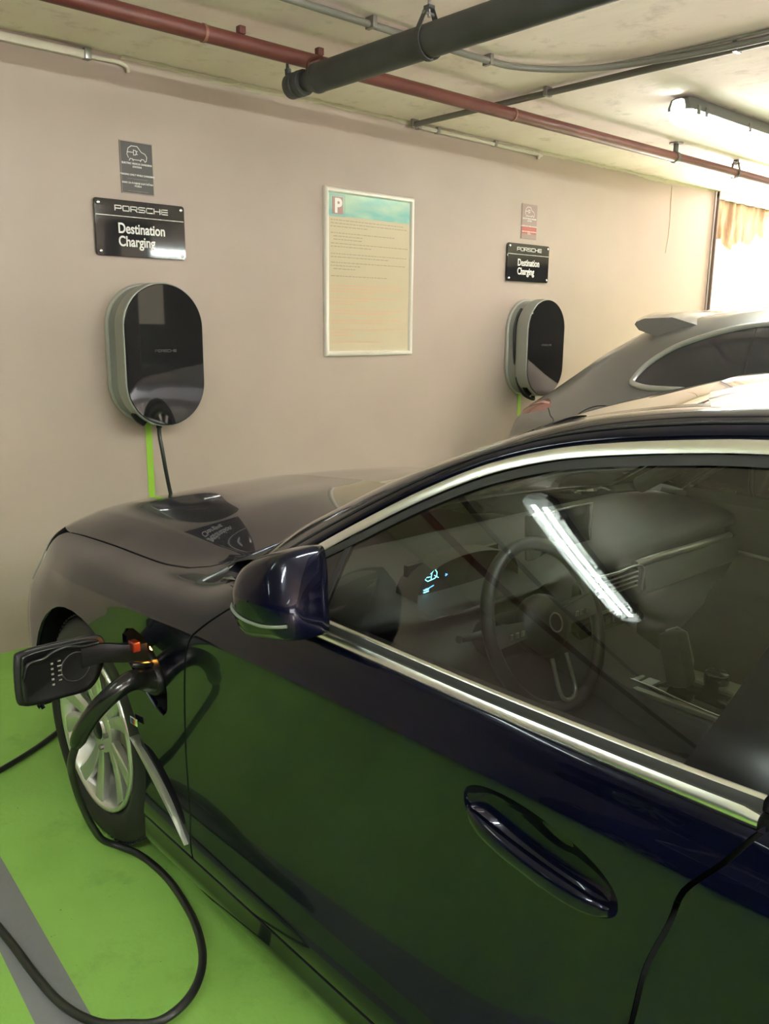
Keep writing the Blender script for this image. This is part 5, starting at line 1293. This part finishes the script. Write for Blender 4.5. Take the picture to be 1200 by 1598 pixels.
# ================================================================== the grey SUV beyond, tail to the wall
SX = 4.93
suv = empty('parked_suv', (SX, 1.3, 0), 'grey coupe-style SUV with roof spoiler parked tail to the wall behind the dark saloon', 'car')
SB = [0, .10, .35, .60, .74, .85, .95, 1.14, 1.28, 1.41, 1.60, 1.98]
SS = {
 -1.30: [(4.5,.3),(4.45,.35),(4.4,.6),(4.45,.75),(4.5,.8),(4.55,.82),(4.6,.83),(4.65,.84),(4.7,.85),(4.75,.855),(4.8,.86),(4.93,.86)],
 -1.15: [(4.12,.3),(4.06,.35),(4.03,.6),(4.08,.78),(4.15,.86),(4.22,.89),(4.3,.90),(4.4,.91),(4.5,.915),(4.6,.92),(4.7,.925),(4.93,.93)],
 -0.50: [(4.02,.28),(3.97,.34),(3.955,.6),(3.96,.82),(3.99,.93),(4.06,.985),(4.15,1.01),(4.25,1.02),(4.4,1.03),(4.55,1.04),(4.7,1.045),(4.93,1.05)],
  0.10: [(4.02,.26),(3.97,.33),(3.95,.6),(3.955,.85),(3.975,.96),(4.04,1.03),(4.10,1.08),(4.2,1.10),(4.3,1.11),(4.45,1.12),(4.6,1.125),(4.93,1.13)],
  0.70: [(4.02,.26),(3.97,.33),(3.95,.6),(3.955,.85),(3.97,.96),(4.04,1.05),(4.10,1.13),(4.18,1.25),(4.27,1.36),(4.38,1.44),(4.55,1.47),(4.93,1.49)],
  1.30: [(4.02,.26),(3.97,.33),(3.95,.6),(3.955,.85),(3.97,.96),(4.04,1.06),(4.09,1.15),(4.15,1.33),(4.24,1.49),(4.38,1.590),(4.57,1.635),(4.93,1.66)],
  1.90: [(4.02,.26),(3.97,.33),(3.95,.6),(3.955,.85),(3.97,.96),(4.04,1.07),(4.09,1.17),(4.15,1.36),(4.24,1.50),(4.38,1.580),(4.57,1.620),(4.93,1.645)],
  2.30: [(4.02,.26),(3.97,.33),(3.945,.6),(3.95,.85),(3.965,.97),(4.04,1.08),(4.10,1.18),(4.18,1.35),(4.27,1.47),(4.40,1.550),(4.59,1.580),(4.93,1.600)],
  2.62: [(4.03,.28),(3.98,.35),(3.955,.6),(3.955,.85),(3.975,.97),(4.06,1.08),(4.13,1.17),(4.23,1.31),(4.32,1.415),(4.44,1.485),(4.60,1.508),(4.93,1.520)],
  2.95: [(4.05,.30),(4.00,.37),(3.975,.6),(3.98,.84),(4.02,.96),(4.11,1.05),(4.18,1.12),(4.29,1.22),(4.38,1.295),(4.48,1.345),(4.62,1.362),(4.93,1.37)],
  3.22: [(4.09,.32),(4.04,.40),(4.01,.6),(4.03,.83),(4.08,.945),(4.17,1.02),(4.25,1.065),(4.35,1.115),(4.44,1.155),(4.53,1.18),(4.66,1.192),(4.93,1.20)],
  3.38: [(4.16,.34),(4.12,.42),(4.08,.6),(4.11,.82),(4.17,.925),(4.25,.985),(4.32,1.015),(4.40,1.04),(4.48,1.055),(4.56,1.068),(4.68,1.075),(4.93,1.08)],
  3.48: [(4.34,.36),(4.30,.43),(4.26,.6),(4.29,.80),(4.34,.89),(4.40,.94),(4.45,.965),(4.50,.98),(4.55,.99),(4.62,.995),(4.72,1.0),(4.93,1.0)],
  3.52: [(4.6,.4),(4.58,.45),(4.56,.6),(4.58,.76),(4.60,.82),(4.63,.85),(4.66,.87),(4.69,.88),(4.72,.885),(4.76,.888),(4.82,.89),(4.93,.89)],
}
SUV = Body(SS, SB, crease={4: .5, 9: .3})
def syz(pts, k0=1, k1=10): return [(y, SUV.b_of_z(y, z, k0, k1)) for y, z in pts]
sdlo = [(2.56, 1.215), (2.50, 1.30), (2.38, 1.385), (2.20, 1.455), (1.95, 1.512), (1.60, 1.535), (1.20, 1.520), (.90, 1.45), (.60, 1.30), (.42, 1.17), (.60, 1.145), (1.2, 1.155), (1.9, 1.172), (2.2, 1.18), (2.42, 1.178), (2.53, 1.19)]
dl = [(p.x, p.y) for p in catmull([(a, b, 0) for a, b in syz(sdlo)], 3, closed=True)]
sarch = lambda yc: [(yc+.39*math.cos(math.radians(-18+216*k/20)), .38+.39*math.sin(math.radians(-18+216*k/20))) for k in range(21)]
lowb = SB[1]
def outline(parts): return parts
tlp = [(3.14, 1.062), (3.20, 1.066), (3.30, 1.048), (3.38, 1.016), (3.455, .955), (3.455, .915), (3.36, .950), (3.22, .985), (3.12, 1.010), (3.085, 1.030)]
tlb = syz(tlp, 2, 8)
body_poly = [(-1.29, lowb), (-1.29, SB[11]), (3.515, SB[11]), (3.515, lowb)]+syz(sarch(2.62), 1, 6)+syz(sarch(-.30), 1, 6)
SP = dict(m=M_SUV, parent=suv, outward=(-.6, 0, .8))
a = panel('body_shell', SUV, body_poly, .035, holes=[dl, tlb], flange=.01, **SP); b = panel('body_r', SUV, body_poly, .05, holes=[dl, tlb], flange=.01, mirror=SX, **SP); join_into(a, b)
for mir in (None, SX):
    panel('side_glass', SUV, dl, .05, M_SUVG, suv, flange=0, mirror=mir)
    panel('tail_lamp', SUV, tlb, .02, M_TAIL, suv, flange=.01, mirror=mir)
    up = syz([(3.13, 1.052), (3.22, 1.052), (3.34, 1.025), (3.42, .975), (3.42, .968), (3.33, 1.015), (3.22, 1.040), (3.12, 1.043)], 2, 8)
    def TL(Y, b_, o=.004):
        P = SUV(Y, b_).copy(); P[:, 0] -= o; P[:, 1] += 0; return P
    panel('lamp_light_line', TL, up, .02, M_TAILL, suv, flange=.004, mirror=mir)
    P = [];
    for p in catmull([(a_, b_, 0) for a_, b_ in syz(sdlo)], 6, closed=True):
        q = SUV([p.x], [p.y])[0]; P.append((2*SX-q[0]+.002 if mir else q[0]-.002, q[1], q[2]))
    P.append(P[0]); tube('window_trim', P, .017, mat('suv_window_trim', (.50, .50, .50), .3, .7), suv, seg=8)
    # shut lines
    def line(name, pts, r=.003):
        Q = []
        for p in catmull([(a_, b_, 0) for a_, b_ in syz(pts)], 5):
            q = SUV([p.x], [p.y])[0]; Q.append((2*SX-q[0]+.001 if mir else q[0]-.001, q[1], q[2]))
        tube(name, Q, r, M_SEAL, suv, seg=6)
    line('filler_flap_line', [(2.90, .93), (2.83, 1.01), (2.74, 1.060), (2.60, 1.068), (2.46, 1.045), (2.43, .98)])
    line('bumper_seam', [(3.10, 1.02), (3.04, .985), (2.98, .95), (2.93, .80)])
    line('door_line', [(1.95, 1.52), (1.93, 1.30), (1.94, 1.17), (2.02, 1.0), (2.10, .8)])
    line('door_line', [(.95, 1.46), (.98, 1.2), (.98, .8), (.95, .45)])
# spoiler at the roof end
rows = []
for x in np.linspace(-.60, .60, 31):
    k = abs(x/.60); dz = -.055*k**3; yb = 2.80-.12*k**2.5; yf = 2.25+.06*k
    rows.append([(SX+x, yf, 1.585+dz*1.0-.02*k), (SX+x, yf+.15, 1.600+dz*.9), (SX+x, yb-.05, 1.588+dz*.8), (SX+x, yb, 1.570+dz*.8), (SX+x, yb+.008, 1.555+dz*.8), (SX+x, yb-.02, 1.53+dz*.9), (SX+x, yb-.16, 1.475+dz*.7), (SX+x, yf, 1.50+dz)])
o = loft('roof_spoiler', rows, M_SUV, suv, closed=True, sharp=40)
bm = bmesh.new(); bm.from_mesh(o.data); bm.verts.ensure_lookup_table(); bm.faces.new([bm.verts[i] for i in range(8)]); bm.faces.new([bm.verts[240+i] for i in reversed(range(8))]); bm.to_mesh(o.data); bm.free()
rgl = [(2.66, SB[9]+.08), (2.66, SB[11]), (3.20, SB[11]), (3.20, SB[9]+.06)]
a = panel('rear_glass', lambda Y, b_: SUV(Y, b_)+np.array([0, .002, .004]), rgl, .05, M_SUVG, suv, outward=(0, .5, .8), flange=0); b = panel('rg', lambda Y, b_: SUV(Y, b_)+np.array([0, .002, .004]), rgl, .05, M_SUVG, suv, outward=(0, .5, .8), flange=0, mirror=SX); join_into(a, b)
bm = bmesh.new(); bx(bm, (SX, 1.1, .34), (1.7, 3.6, .16)); bx(bm, (SX, 1.1, .62), (1.3, 3.9, .5)); frombm('underbody', bm, M_BLACK, suv)
box('cabin_dark', (SX, 1.5, 1.10), (1.45, 1.7, .35), M_INT, suv, bev=.05)
box('rear_valance', (SX, 3.45, .60), (1.0, .10, .40), M_BLACK, suv, bev=.03)
for yc in (-.30, 2.62):
    for sd in (-1, 1):
        x0 = SX+sd*(SX-3.975)
        ty = loft('tyre', lathe_x([(.03, .26), (.0, .29), (.004, .34), (.03, .365), (.045, .37), (.25, .37), (.27, .34), (.25, .26)], yc, .37, 48, -sd, x0), M_TYRE, suv)
        loft('rim', lathe_x([(.012, .262), (.02, .25), (.10, .24), (.20, .24)], yc, .37, 48, -sd, x0), M_RIM, ty)
        V, F = [], []
        for k in range(10):
            a = 2*PI*k/10; c, s = math.cos(a), math.sin(a); b0 = len(V)
            for r_, w_ in ((.04, .02), (.245, .022)):
                for f_ in (-1, 1):
                    for d_ in (.03, .06): V.append((x0-sd*d_, yc+r_*c-f_*w_*s, .37+r_*s+f_*w_*c))
            F += [(b0, b0+2, b0+6, b0+4), (b0+1, b0+3, b0+7, b0+5), (b0, b0+1, b0+5, b0+4), (b0+2, b0+3, b0+7, b0+6)]
        mesh('spokes', V, F, M_RIM, ty)
        rows = [];
        for k in range(21):
            a = math.radians(-25+230*k/20); rows.append([(x0-sd*.0, yc-.40*math.cos(a), .38+.40*math.sin(a)), (x0-sd*.32, yc-.40*math.cos(a), .38+.40*math.sin(a)), (x0-sd*.32, yc, .38)])
        loft('wheel_arch_liner', rows, M_BLACK, suv)

# ---- an unseen dark car, added beyond the free bay to darken the near car's side
def copy_tree(o, parent=None, delta=None):
    c = o.copy(); COL.objects.link(c)
    if parent is not None:
        c.parent = parent; c.matrix_parent_inverse = o.matrix_parent_inverse.copy()
    if c.type == 'MESH' and o.material_slots and o.material_slots[0].material == M_SUV:
        c.material_slots[0].link = 'OBJECT'; c.material_slots[0].material = M_PAINT
    for ch in list(o.children): copy_tree(ch, c)
    return c
dark = copy_tree(suv); dark.location = (-4.3, 1.1, 0)
tag(dark, 'added dark coupe-style SUV left of the free bay, unseen, darkening the door reflections', 'car')
